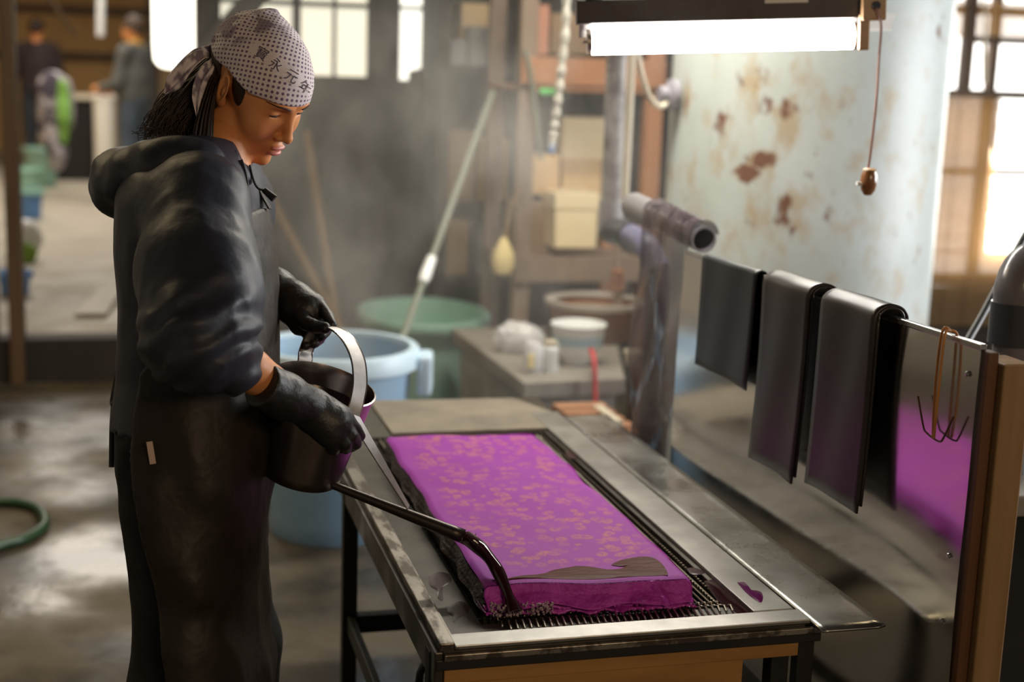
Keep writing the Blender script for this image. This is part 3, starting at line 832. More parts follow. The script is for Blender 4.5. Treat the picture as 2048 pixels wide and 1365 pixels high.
blob('dye_puddle', [PZ(x, y, TZ) for x, y in ((1130, 905), (1150, 895), (1165, 902), (1160, 915), (1140, 918))], deck, M_stain, 'rusty spot on the deck beside the far right corner of the cloth', 'dye', th=.0008)
mb = MB(); rnd = random.Random(11)
for k in range(110):
    px = rnd.gauss(1400, 26); py = 1110+(px-1400)*.72+rnd.gauss(0, 8)
    c = PZ(px, py, TZ); r = rnd.uniform(.0006, .0018)
    mb.lathe([(r, 0), (r*.7, r*.4), (0, r*.5)], c, 6)
for k in range(60):
    c = Vector((rnd.uniform(1.07, 1.165), 1.96+abs(rnd.gauss(0, .35)), TZ+.0065)); r = rnd.uniform(.0006, .0014)
    mb.lathe([(r, 0), (r*.7, r*.4), (0, r*.5)], c, 6)
tag(mb.build('splash_drops', M_gold, None, smooth=True, origin=(1, 2.2, TZ)), 'tiny golden drops spattered on the deck and steel strip right of the cloth', 'drops', kind='stuff')

# ================================================================== WATERING CAN
CD = 2.42
rimc = P(648, 772, CD-.03); botc = P(597, 948, CD+.02)
can = thing('watering_can', botc, 'battered steel watering can with strap handle tilted to pour dye from its long spout', 'watering can')
axis = (rimc-botc).normalized()
M3 = axis.to_track_quat('Z', 'Y').to_matrix()
hcan = (rimc-botc).length
mb = MB(); R1 = .0865; R0 = .0715
prof = [(0, 0), (R0-.004, 0), (R0, .004)]
for i in range(1, 12): t = i/11; prof.append((R0+(R1-R0)*t, .004+(hcan-.004)*t))
prof += [(R1+.0028, hcan+.001), (R1+.003, hcan+.004), (R1, hcan+.005), (R1-.002, hcan)]
for i in range(10, -1, -1): t = i/11; prof.append((R0-.002+(R1-R0)*t, .006+(hcan-.006)*t))
prof.append((0, .006))
mb.lathe(prof, botc, 72, M3); mb.build('body', M_can, can, smooth=True)
mb = MB(); mb.lathe([(0, hcan*.80), (R0+(R1-R0)*.8-.003, hcan*.80)], botc, 40, Matrix.Rotation(0, 3, 'X') @ M3)
mb.build('dye_inside', M_dye, can, smooth=True)
# handle: strap arching from the far left of the rim to the near right
hA = P(610, 722, CD+.040); hB = P(706, 829, CD-.095)
hp = spline([hA-axis*.03, hA, P(613, 700, CD+.05), P(630, 664, CD+.04), P(656, 654, CD+.015), P(690, 672, CD-.02), P(714, 714, CD-.05), P(720, 762, CD-.075), P(714, 802, CD-.09), hB], 7)
sd = (hB-hA).normalized().cross(axis)
mb = MB(); mb.strap(hp, sd, .026, .0022); mb.build('handle', M_tin, can, smooth=True, bevel=.0006)
mb = MB()
for s_ in (-1, 1):
    mb.tube([p_+sd.normalized()*s_*.013 for p_ in hp], .0017, 6)
mb.build('handle_bead', M_can, can, smooth=True)
# spout and brace
sp0 = P(648, 964, CD-.01); sp1 = P(948, 1082, 2.412)
sdir = (sp1-sp0).normalized()
mb = MB(); ks = [0, .05, .3, .6, .86, .93]
mb.tube([sp0+(sp1-sp0)*k for k in ks], [.0062, .0062, .0075, .0095, .0115, .0118], 18, cap=False)
# flared lip, open above
tipw = sp1
mb.build('spout', M_candark, can, smooth=True, solid=.0012)
mb = MB()
up = Vector((0, 0, 1)); upn = (up-sdir*up.dot(sdir)).normalized(); sdn = sdir.cross(upn)
def flip(u, v):
    ang = math.pi*(1.0+u) if False else math.pi*(.95+1.1*u)
    base = sp0+(sp1-sp0)*(.92+.08*v)
    r = .0118+.003*v*v
    return base+sdn*math.cos(ang)*r*(1+.25*v)+upn*(math.sin(ang)*r+.004*v*v*(abs(u-.5)*2)**2)
mb.grid(flip, 20, 8); mb.build('spout_lip', M_can, can, smooth='all', solid=.0012)
br0 = P(704, 828, CD-.092); br1 = sp0+(sp1-sp0)*.545+upn*.012
mb = MB(); bd_ = (br1-br0).normalized(); bn_ = Vector((.42, -.52, .74)); mb.strap([br0, br0*.5+br1*.5, br1], bn_.cross(bd_), [.030, .023, .011], .0022)
mb.build('brace', M_tin, can, bevel=.0005)

# stream of dye falling from the spout on to the front left corner of the cloth
st0 = sp0+(sp1-sp0)*.955+upn*.0; land = Vector((.588, front_y(.588)-.034, FBOT+.010))
def stp(t):
    hor = st0.lerp(land, t**.8); z = st0.z+(land.z-st0.z)*t**1.9
    return Vector((st0.x+(land.x-st0.x)*t**.72, st0.y+(land.y-st0.y)*t**.62, z))
mb = MB(); kk = 30
prs = []
for i in range(kk+1):
    t = i/kk; prs.append(.0120-.0030*t+.0010*math.sin(t*14)+(.006*max(0, t-.85)/.15))
mb.tube([stp(i/kk) for i in range(kk+1)], prs, 12)
tag(mb.build('dye_stream', M_dye, None, smooth=True, origin=land), 'dark dye stream pouring from the can spout on to the cloth corner', 'dye', kind='stuff')
rnd = random.Random(4)
mb = MB()
for k in range(280):
    a = rnd.uniform(-.035, .065); c = Vector((land.x+a, front_y(land.x+a)-.014-rnd.uniform(0, .02), FBOT+rnd.uniform(.002, .022)))
    r = rnd.uniform(.0008, .0032)
    mb.lathe([(0, -r), (r*.7, -r*.7), (r, 0), (r*.7, r*.7), (0, r)], c, 7)
tag(mb.build('dye_splash', M_foam, None, smooth=True, origin=land), 'foaming splash where the dye stream hits the cloth', 'dye', kind='stuff')

# ================================================================== LAMP, TANK, WINDOW SIDE
la = P(1172, 84, 3.0); lb = P(1716, 72, 3.0)
lx = (lb-la).normalized(); ly = Vector((-lx.y, lx.x, 0)).normalized(); lz = lx.cross(ly)
lamp = thing('fluorescent_lamp', (la+lb)/2, 'lit fluorescent tube lamp with dark housing hanging over the table', 'lamp')
def lp(x, y, z): return la+lx*x+ly*y+lz*z
LL = (lb-la).length
mb = MB(); mb.cyl(lp(.012, 0, 0), lp(LL-.01, 0, 0), .0265, n=28); mb.build('tube', M_tube, lamp, smooth=True)
mb = MB(); mb.cyl(lp(.002, 0, 0), lp(.012, 0, 0), .027, n=24); mb.cyl(lp(-.006, .004, 0), lp(.002, .004, 0), .003); mb.build('end_cap', M_wire, lamp, smooth=True)
mb = MB(); mb.cyl(lp(LL-.012, 0, 0), lp(LL+.012, 0, 0), .0275, n=24); mb.build('end_cap', M_brownplastic2, lamp, smooth=True)
# reflector: low arch over the tube, white underneath
def refl(u, v, off=0):
    x = -.012+(LL+.095)*u; an = math.radians(62+118*v)
    return lp(x, -.040*math.cos(an)*(1+.25*abs(math.cos(an))), .030+.014*math.sin(an)-.02*abs(math.cos(an))**3)
mb = MB(); mb.grid(lambda u, v: refl(u, v), 2, 24); mb.build('reflector', M_white, lamp, smooth=True, solid=.0015)
mb = MB()
def hb(x0, x1, y0, y1, z0, z1, tgt):
    v = [lp(x, y, z) for z in (z0, z1) for x, y in ((x0, y0), (x1, y0), (x1, y1), (x0, y1))]
    tgt.add(v, [(3, 2, 1, 0), (4, 5, 6, 7), (0, 1, 5, 4), (1, 2, 6, 5), (2, 3, 7, 6), (3, 0, 4, 7)])
hb(-.02, LL+.03, -.034, .034, .036, .085, mb)
mb.build('housing', M_housing, lamp, bevel=.003)
mb = MB(); hb(LL-.005, LL+.045, -.055, -.02, .03, .085, mb); mb.build('switch_box', M_brownplastic2, lamp, bevel=.003)
mb = MB(); hb(LL-.008, LL+.014, -.045, -.030, -.03, .045, mb); mb.build('tube_holder', M_brownplastic2, lamp, bevel=.003)
mb = MB(); mb.lathe([(.0, .0), (.009, 0), (.009, .004), (0, .004)], lp(LL+.022, -.056, .06), 16, Matrix.Rotation(math.pi/2, 3, 'X')); mb.build('switch_hole', M_void, lamp)
cp = spline([lp(LL+.022, -.058, .055), lp(LL+.032, -.062, .02), lp(LL+.030, -.06, -.05), P(1752, 210, 2.94), P(1742, 300, 2.94), P(1736, 340, 2.94)], 8)
mb = MB(); mb.tube(cp, .0028, 8); 
mb.build('pull_cord', M_browncord, lamp, smooth=True)
kc = P(1735, 392, 2.94); K = .001
mb = MB(); mb.lathe([(0, 0), (.008, .002), (.0145, .012), (.0175, .026), (.0165, .042), (.013, .052), (.0, .0535)], kc, 28)
kn = mb.build('pull_switch', M_brownplastic, lamp, smooth=True)
mb = MB(); mb.lathe([(.0135, .0515), (.0145, .054), (.010, .057), (0, .057)], kc, 20)
mb.build('switch_cap', M_brownplastic2, kn, smooth=True)
mb = MB(); q = kc+Vector((-.017, -.002, .024)); mb.cyl(q, q+Vector((-.012, -.002, .002)), .004, n=12); mb.build('switch_button', M_white, kn, smooth=True)
mb = MB()
for x in (.08, LL-.06): mb.tube([lp(x, 0, .086), lp(x, 0, .6), lp(x, 0, 1.5)], .004, 6)
mb.build('hanger', M_iron, lamp)
# green twine and a red-and-white tag caught on the housing
tw = thing('green_twine', lp(.1, 0, .087), 'tangled green twine lying on the lamp housing', 'twine')
mb = MB(); mb.tube(spline([lp(.0, -.02, .089), lp(.05, -.03, .096), lp(.09, -.01, .11), lp(.13, -.03, .125), lp(.2, -.01, .13), lp(.16, .01, .105), lp(.07, .0, .09)], 6), .005, 8); mb.build('strand', M_green, tw, smooth=True)
mb = MB(); hb(.37, .46, -.036, -.0345, .070, .084, mb); 
lt = mb.build('paper_tag', M_white, lamp); 
mb = MB(); hb(.37, .46, -.0375, -.036, .078, .086, mb); mb.build('red_stripe', M_red, lt)

# tank
tc_ = Vector((2.345, 4.70, 0)); TR = .482
M_tank = mat('pale_tank_paint', (.37, .40, .38), .5)
N, L, B = nodes_of(M_tank)
tcn = N.new('ShaderNodeTexCoord')
def noise(scale, detail=6, st=(1, 1, 1), rough=.65):
    mp = N.new('ShaderNodeMapping'); mp.inputs['Scale'].default_value = st; L.new(tcn.outputs['Object'], mp.inputs[0])
    n = N.new('ShaderNodeTexNoise'); n.inputs['Scale'].default_value = scale; n.inputs['Detail'].default_value = detail; n.inputs['Roughness'].default_value = rough
    L.new(mp.outputs[0], n.inputs['Vector']); return n.outputs[0]
def rng(s, a, b, lo=0, hi=1):
    r = N.new('ShaderNodeMapRange'); r.inputs[1].default_value = a; r.inputs[2].default_value = b; r.inputs[3].default_value = lo; r.inputs[4].default_value = hi
    L.new(s, r.inputs[0]); return r.outputs[0]
def mth(op, a, b):
    n = N.new('ShaderNodeMath'); n.operation = op
    for i, q in enumerate((a, b)):
        if isinstance(q, (int, float)): n.inputs[i].default_value = q
        else: L.new(q, n.inputs[i])
    return n.outputs[0]
def tank_pt(px, py):
    r = ray(px, py); ox, oy = CAM.x-tc_.x, CAM.y-tc_.y
    a_, b_, c_ = r.x**2+r.y**2, 2*(ox*r.x+oy*r.y), ox*ox+oy*oy-TR*TR
    return CAM+r*((-b_-math.sqrt(b_*b_-4*a_*c_))/(2*a_))-tc_
acc = None
for (px, py, sx_, sy_, amt) in ((1525, 318, 30, 18, 1.1), (1490, 345, 24, 16, 1.2), (1560, 225, 50, 45, .55), (1590, 260, 60, 30, .5), (1440, 250, 38, 55, .5), (1575, 405, 28, 22, .9), (1540, 440, 50, 40, .45), (1660, 275, 30, 22, .4), (1530, 160, 70, 30, .4), (1372, 190, 12, 50, .6), (1650, 430, 26, 40, .45), (1880, 70, 30, 60, .3), (1480, 290, 80, 60, .3)):
    c = tank_pt(px, py); k = 4.6/FPX
    vm = N.new('ShaderNodeVectorMath'); vm.operation = 'SUBTRACT'; L.new(tcn.outputs['Object'], vm.inputs[0]); vm.inputs[1].default_value = c
    vs = N.new('ShaderNodeVectorMath'); vs.operation = 'MULTIPLY'; L.new(vm.outputs[0], vs.inputs[0]); vs.inputs[1].default_value = (1/(sx_*k), 1/(sx_*k*1.5), 1/(sy_*k))
    ln = N.new('ShaderNodeVectorMath'); ln.operation = 'LENGTH'; L.new(vs.outputs[0], ln.inputs[0])
    d_ = rng(ln.outputs['Value'], 1.5, 0, 0, amt)
    acc = d_ if acc is None else mth('MAXIMUM', acc, d_)
nA = noise(15, 8, (1, 1, .55)); nB = noise(42, 5, (1, 1, .5)); nC = noise(20, 3)
big = rng(mth('ADD', mth('MULTIPLY', acc, .34), nA), .64, .72)
speck = rng(nB, .64, .70, 0, .8)
rust = mth('MAXIMUM', big, speck)
och = rng(mth('ADD', mth('MULTIPLY', acc, .28), noise(11, 7, (1, 1, .6))), .52, .70, 0, .8)
def mixc(fac, a, bcol):
    mx = N.new('ShaderNodeMix'); mx.data_type = 'RGBA'; L.new(fac, mx.inputs[0])
    if isinstance(a, tuple): mx.inputs[6].default_value = (*a, 1)
    else: L.new(a, mx.inputs[6])
    mx.inputs[7].default_value = (*bcol, 1); return mx.outputs[2]
c1 = mixc(rng(noise(2.5, 4), .4, .65), (.52, .575, .57), (.45, .50, .485))
c2 = mixc(och, c1, (.40, .30, .17)); c3 = mixc(rust, c2, (.17, .085, .055))
c4 = mixc(rng(nC, .735, .75, 0, .8), c3, (.22, .3, .42))
L.new(c4, B.inputs['Base Color'])
L.new(rng(rust, 0, 1, .45, .9), B.inputs['Roughness'])
tank = thing('boiler_tank', (tc_.x, tc_.y, 0), 'tall pale grey-blue steel tank with flaking rust patches behind the screen', 'tank')
mb = MB(); mb.lathe([(0, .08), (TR, .08), (TR, .12), (TR, 2.35), (TR-.05, 2.45), (0, 2.5)], tc_, 96); mb.build('shell', M_tank, tank, smooth=True)
for k in range(3):
    a_ = k*2.1+.4; mb = MB(); mb.box(tc_+Vector((math.cos(a_)*.4, math.sin(a_)*.4, .05)), (.08, .08, .1)); mb.build('foot', M_iron, tank)
M_flange = mat('grey_flange', (.3, .29, .34), .4)
fb = PY(1350, 190, 4.72)
mb = MB(); mb.lathe([(0, 0), (.055, 0), (.055, .02), (.03, .03), (.03, .06), (0, .06)], fb, 24, Matrix.Rotation(-math.pi/2, 3, 'Y')); mb.build('gauge', M_flange, tank, smooth=True)

# conduit and loose cream cable beside the riser pipe
cc = thing('conduit', PY(1250, 400, 4.3), 'thin cream conduit beside the mottled riser pipe', 'conduit')
mb = MB(); mb.cyl(PY(1248, 430, 4.25), PY(1268, 40, 4.25), .0125, n=14); mb.build('pipe', M_cream, cc, smooth=True)
cb = thing('loose_cable', PY(1290, 180, 4.25), 'loose cream cable drooping between the conduit and the tank', 'cable')
mb = MB(); mb.tube(spline([PY(1272, 95, 4.25), PY(1284, 150, 4.25), PY(1300, 195, 4.3), PY(1318, 213, 4.35), PY(1332, 208, 4.5)], 6), .009, 10); mb.build('strand', M_cream, cb, smooth=True)

# bamboo blind in front of the right window
M_blind = mat('split_bamboo', (.3, .22, .12), .6, col2=(.2, .14, .075), nscale=40, stretch=(.2, 1, 6))
N, L, B = nodes_of(M_blind)
tr_ = N.new('ShaderNodeBsdfTranslucent'); tr_.inputs[0].default_value = (.90, .70, .46, 1)
ms_ = N.new('ShaderNodeMixShader'); ms_.inputs[0].default_value = .55
L.new(B.outputs[0], ms_.inputs[1]); L.new(tr_.outputs[0], ms_.inputs[2]); L.new(ms_.outputs[0], N['Material Output'].inputs['Surface'])
bl = thing('bamboo_blind', (4.3, YB-.03, 1.45), 'brown split-bamboo blind hanging at the side of the bright window', 'blind')
mb = MB(); rnd = random.Random(2)
z = 1.415; xl, xr = 4.02, 4.40
while z > .20:
    j = rnd.uniform(-.006, .006)
    wdt = xr+(.04 if z > .6 else 1.1)
    mb.tube([(xl+j, YB-.035, z), ((xl+wdt)/2, YB-.038+rnd.uniform(-.002, .002), z-.004), (wdt+j, YB-.035, z-.002)], .00412, 5)
    z -= .0082
z = 1.9
while z > 1.72:
    mb.tube([(xl+.1, YB-.03, z), (5.0, YB-.03, z)], .0031, 5); z -= .0085
mb.build('slats', M_blind, bl)
mb = MB()
for x in (4.08, 4.2, 4.33): mb.tube([(x, YB-.042, 1.42), (x, YB-.043, .2)], .002, 5)
mb.build('cords', M_browncord, bl)
mb = MB(); mb.box2((3.98, YB-.06, 1.415), (5.5, YB-.012, 1.452)); mb.box2((4.2, YB-.06, 1.69), (5.5, YB-.012, 1.725)); mb.build('rail', M_brownwood, bl)
mb = MB(); mb.box2((3.99, YB-.09, .0), (4.06, YB-.012, 3.0)); struct('trim_6', mb, M_blackwood)
mb = MB(); mb.box2((4.19, YB-.05, 1.45), (4.25, YB-.002, 2.4)); struct('trim_7', mb, M_brownwood)
rp_ = thing('hanging_rope', (4.32, YB-.1, 2.3), 'pale rope hanging beside the window frame above the blind', 'rope')
mb = MB(); mb.tube(spline([PY(1968, -20, YB-.1), PY(1970, 40, YB-.1), PY(1968, 80, YB-.1), PY(1968, 165, YB-.1)], 5), .010, 8); mb.build('strand', M_cream, rp_, smooth=True)

# grey pipe with elbow behind the post, its cable and the bench it stands on
gp = thing('standing_pipe', P(2030, 900, 2.62), 'grey plastic pipe with a domed dark elbow behind the wooden post', 'pipe')
ax = P(2035, 600, 2.62)
base_z = .78
mb = MB(); mb.cyl((ax.x, ax.y, base_z), (ax.x, ax.y, ax.z+.02), .036, n=28); mb.build('pipe', M_pvc, gp, smooth=True)
mb = MB(); mb.cyl((ax.x, ax.y, P(2030, 690, 2.62).z), (ax.x, ax.y, P(2030, 605, 2.62).z), .0465, n=32); mb.build('collar', M_pvcdark, gp, smooth=True)
zz = P(2030, 606, 2.62).z
mb = MB(); mb.tube(spline([Vector((ax.x, ax.y, zz)), Vector((ax.x, ax.y, zz+.03)), Vector((ax.x+.02, ax.y+.008, zz+.062)), Vector((ax.x+.062, ax.y+.02, zz+.074)), Vector((ax.x+.12, ax.y+.03, zz+.074))], 6), .043, 28); mb.build('elbow', M_pvc, gp, smooth=True)
mb = MB(); mb.cyl((ax.x, ax.y, base_z), (ax.x, ax.y, base_z+.10), .044, n=28); mb.build('socket', M_pvcdark, gp, smooth=True)
kb = thing('black_cable', P(1990, 600, 2.9), 'thick black cable slanting up behind the pipe elbow', 'cable')
mb = MB(); mb.tube(spline([P(1925, 700, 2.8), P(1965, 630, 2.9), P(2010, 545, 3.0), P(2060, 455, 3.1), P(2120, 350, 3.2)], 6), .0085, 10); mb.build('strand', M_iron, kb, smooth=True)
gb = thing('side_bench', (1.72, 2.7, 0), 'dusty concrete ledge behind the wooden post at the right', 'bench')
mb = MB(); mb.box2((1.42, 2.1, .74), (2.2, 3.2, .78)); mb.build('slab', M_bench, gb, bevel=.004)
mb = MB(); mb.box2((1.46, 2.14, 0), (2.16, 3.16, .7395)); mb.build('plinth', M_iron, gb)

# ================================================================== PERSON
BD = 2.42
th_ = math.radians(-20)
bf = Vector((math.cos(th_), math.sin(th_), 0)); bl_ = Vector((-math.sin(th_), math.cos(th_), 0)); bu = Vector((0, 0, 1))
AF, AL = A(bf), A(bl_)
rows = [  # py, back px, front px, half width across the shoulders (m)
    (262, 330, 470, .060), (300, 285, 480, .10), (340, 262, 494, .150), (390, 248, 512, .185), (450, 246, 525, .178), (520, 247, 531, .172), (600, 250, 534, .165),
    (680, 250, 538, .165), (740, 250, 540, .166), (790, 243, 541, .172), (850, 236, 540, .178), (920, 240, 537, .178), (1000, 262, 527, .172), (1090, 288, 519, .165),
    (1170, 306, 514, .160), (1250, 312, 520, .158), (1365, 316, 530, .158), (1500, 322, 530, .155), (1640, 330, 526, .15)]
RZ, RC, RA, RB = [], [], [], []
for py, b_, f_, hw in rows:
    p0, p1 = P(b_, py, BD), P(f_, py, BD); c = (p0+p1)/2; w_ = (p1-p0).length/2
    RZ.append(c.z); RC.append((c.x, c.y)); RB.append(hw)
    RA.append(math.sqrt(max(w_**2-(hw*math.sin(th_))**2, .03**2))/math.cos(th_))
o_ = np.argsort(RZ); RZ = A(RZ)[o_]; RC = A(RC)[o_]; RA = A(RA)[o_]; RB = A(RB)[o_]
def loft(p, zlo, zhi, grow=0, pw=2.3):
    z = p[:, 2]
    cx = np.interp(z, RZ, RC[:, 0]); cy = np.interp(z, RZ, RC[:, 1]); a = np.interp(z, RZ, RA)+grow; b = np.interp(z, RZ, RB)+grow
    dx, dy = p[:, 0]-cx, p[:, 1]-cy
    x = dx*AF[0]+dy*AF[1]; y = dx*AL[0]+dy*AL[1]
    q = (np.abs(x/a)**pw+np.abs(y/b)**pw)**(1/pw)
    d = (q-1)*np.minimum(a, b)*.93
    return np.maximum(d, np.maximum(zlo-z, z-zhi)), x, y, a, b
# joints
ShR, ElR, CuR, WrR = P(398, 405, 2.27), P(394, 672, 2.125), P(472, 738, 2.165), P(612, 814, 2.275)
ShL, ElL, WrL = P(452, 405, 2.57), P(455, 585, 2.60), P(580, 602, 2.52)
NB = P(438, 322, 2.42)
zc = P(390, 1000, BD).z
hipR = Vector((*RC[np.argmin(abs(RZ-zc))], zc))-bl_*.085; hipL = hipR+bl_*.17
kneeR = Vector((hipR.x+.005, hipR.y-.005, .46)); kneeL = Vector((hipL.x+.03, hipL.y, .46))
ankR = Vector((hipR.x-.02, hipR.y-.01, .09)); ankL = Vector((hipL.x+.03, hipL.y+.01, .09))

# ---- head, in its own axes: x forward, y to her left, z up
HS = .925
def Rm(yaw, p, r):
    cy, sy = math.cos(yaw), math.sin(yaw); cp_, sp_ = math.cos(p), math.sin(p); cr_, sr = math.cos(r), math.sin(r)
    return np.array([[cy, -sy, 0], [sy, cy, 0], [0, 0, 1]])@np.array([[cp_, 0, sp_], [0, 1, 0], [-sp_, 0, cp_]])@np.array([[1, 0, 0], [0, cr_, -sr], [0, sr, cr_]])
HR = Rm(*[math.radians(v) for v in (-46, 36, 5)])
HT = A(P(513, 177, 2.42))
def to_world(q): return HT+HS*(q@HR.T)
def to_head(p): return ((A(p)-HT)/HS)@HR
def wv(q): return Vector(to_world(A(q)))
def rotm(axis, deg): return np.array(Matrix.Rotation(math.radians(deg), 3, axis))
nb_l = to_head(NB)
def headsdf(q, ears=True):
    ay = np.stack([q[:, 0], np.abs(q[:, 1]), q[:, 2]], 1)
    d = ell(q, (-.012, 0, .036), (.098, .074, .082))
    d = smin(d, ell(q, (.040, 0, -.010), (.056, .060, .070)), .03)          # face mass
    d = smin(d, ell(q, (.038, 0, -.062), (.052, .047, .044)), .026)          # jaw
    d = smin(d, ell(q, (.079, 0, -.100), (.015, .016, .013)), .022)         # chin
    d = smin(d, ell(ay, (.004, .050, -.062), (.022, .012, .022)), .022)      # jaw angle
    d = smin(d, ell(ay, (.060, .041, -.030), (.022, .020, .026)), .022)      # cheeks
    d = smin(d, ell(ay, (.080, .020, .030), (.018, .024, .013)), .016)       # brow
    d = smax(d, -ell(ay, (.100, .030, .012), (.014, .017, .0105)), .014)     # sockets
    d = smin(d, cap(ay, (.075, 0, -.066), (.092, 0, -.061), .015, .0115), .014)  # muzzle
    d = smin(d, cap(q, (.089, 0, .018), (.1085, 0, -.026), .0065, .0085), .010)  # nose
    d = smin(d, ell(q, (.1085, 0, -.031), (.0105, .0100, .0085)), .006)
    d = smin(d, ell(ay, (.0985, .0118, -.0345), (.0095, .0068, .0066)), .005)
    d = smax(d, -ell(ay, (.1065, .0062, -.0405), (.0052, .0034, .0032)), .003)
    # lips
    d = smin(d, ell(q, (.1005, 0, -.0575), (.0068, .0175, .0048)), .0035)
    d = smin(d, ell(q, (.0985, 0, -.0705), (.0085, .0155, .0058)), .0035)
    d = smax(d, -ell(q, (.106, 0, -.0635), (.0105, .0150, .0017)), .0016)
    d = smax(d, -ell(q, (.106, 0, -.0815), (.010, .014, .0036)), .007)
    # eyelids
    e = ell(ay, (.0735, .0310, .0105), (.0138, .0160, .0128)); d = smin(d, e, .0050)
    d = smax(d, -ell(ay, (.0875, .0315, .0055), (.0095, .0125, .0026), rotm('X', -4)), .0012)
    d = smax(d, -ell(ay, (.0905, .0310, .0165), (.005, .0145, .0016)), .003)  # lid crease
    # neck
    d = smin(d, cap(q, (-.030, 0, -.055), nb_l, .047, .054), .022)
    if ears:
        R = rotm('Z', 22)@rotm('Y', -12)
        eR = ell(ay, (-.010, .0775, .000), (.0185, .0062, .0315), R)
        eR = smin(eR, ell(ay, (-.003, .0745, -.024), (.009, .006, .010)), .008)
        eR = smax(eR, -ell(ay, (-.006, .0840, .003), (.0112, .0072, .0215), R), .004)
        eR = smin(eR, ell(ay, (-.004, .0785, -.004), (.0042, .0035, .009), R), .004)
        d = smin(d, eR, .006)
    return d
hv, hf = surfnet(lambda p: headsdf(p), (-.125, -.10, -.215), (.135, .10, .135), .0021)
hw_ = to_world(hv)
# body under the clothes
def bodysdf(p):
    d, *_ = loft(p, P(400, 1060, BD).z, P(430, 300, BD).z, -.018)
    d = smin(d, cap(p, NB+Vector((0, 0, -.02)), P(440, 290, 2.42), .056, .05), .03)
    for a, e, w_ in ((ShR, ElR, WrR), (ShL, ElL, WrL)):
        d = smin(d, cap(p, a, e, .048, .036), .03)
        d = smin(d, cap(p, e, e.lerp(w_, .45), .036, .0335), .012)
        d = smin(d, cap(p, e.lerp(w_, .45), w_, .0335, .026), .012)
        d = smin(d, cap(p, w_, w_+(w_-e).normalized()*.02, .026, .024), .012)
    for h_, k_, a_ in ((hipR, kneeR, ankR), (hipL, kneeL, ankL)):
        d = smin(d, cap(p, h_, k_, .085, .055), .03); d = smin(d, cap(p, k_, a_, .055, .038), .02)
        d = smin(d, cap(p, a_+Vector((0, 0, -.03)), a_+Vector(bf)*.15+Vector((0, 0, -.05)), .036, .03), .02)
    return d
bv, bfc = surfnet(bodysdf, (-.14, 2.0, 0), (.46, 2.80, 1.42), .0085)
base = (hipR+hipL)/2; base = (base.x, base.y, 0)
pv = np.concatenate([hw_, bv]); pf = np.concatenate([hf, bfc+len(hw_)])
person = np_obj('person', pv, pf, M_skin, None, base)
tag(person, 'person in dotted headscarf, black hooded jacket and apron, bending over a watering can', 'person')
# lips as their own colour on the face
person.data.materials.append(M_lip)
q = to_head(hw_)
lip = np.minimum(ell(q, (.1005, 0, -.0575), (.0085, .0175, .0052)), ell(q, (.0985, 0, -.0705), (.0105, .0165, .0066))) < 0
lipf = lip[hf].all(1)
mi = np.zeros(len(pf), dtype=np.int32); mi[:len(hf)][lipf] = 1
person.data.polygons.foreach_set('material_index', mi)

for s_ in (-1, 1):
    ec = wv((.0735, s_*.031, .0100)); gz = Vector(HR@A((math.cos(.5), -s_*.04, -math.sin(.5)))).normalized()
    mb = MB(); mb.lathe([(.0121*HS*math.sin(math.pi*i/16), -.0121*HS*math.cos(math.pi*i/16)) for i in range(17)], ec, 28); o = mb.build('eye', M_eye, person, smooth='all')
    mb = MB(); rr = .0122*HS
    mb.lathe([(rr*math.sin(.46*i/6), rr*math.cos(.46*i/6)) for i in range(7)], ec+gz*.0002, 24, gz.to_track_quat('Z', 'Y').to_matrix()); mb.build('iris', M_iris, o, smooth='all')
    # upper lash line
    mb = MB(); pts = []
    for i in range(11):
        t = -1+2*i/10; y = s_*(.0315+t*.0122); x = .0735+math.sqrt(max(.0001, .0148**2-(t*.0110)**2-(.004)**2))-.0008
        z = .0078-.0012*t*t+.0004*t
        pts.append(wv((x, y, z)))
    mb.tube(pts, [.0007+.0011*(1-abs(i-5)/5.5) for i in range(11)], 6); mb.build('eyelashes', M_lash, person, smooth='all')

# project helper: march from outside on to the head surface
def on_head(q, dirn, off=.0):
    q = A(q).copy(); dirn = A(dirn)/np.linalg.norm(dirn)
    for k in range(60):
        d = headsdf(q[None])[0]
        if d < off+1e-4: break
        q = q+dirn*(d-off)*.7
    return q
for s_ in (-1, 1):
    mb = MB(); pts = []
    for i in range(10):
        t = i/9; pts.append(wv(on_head((.15, s_*(.014+.038*t), .0285+.007*math.sin(t*2.4)-.004*t), (-1, 0, 0), .0002)))
    mb.tube(pts, [.0006+.0010*math.sin(math.pi*min(1, .25+i/9*.75)) for i in range(10)], 7); mb.build('eyebrow', M_brow, person, smooth='all')

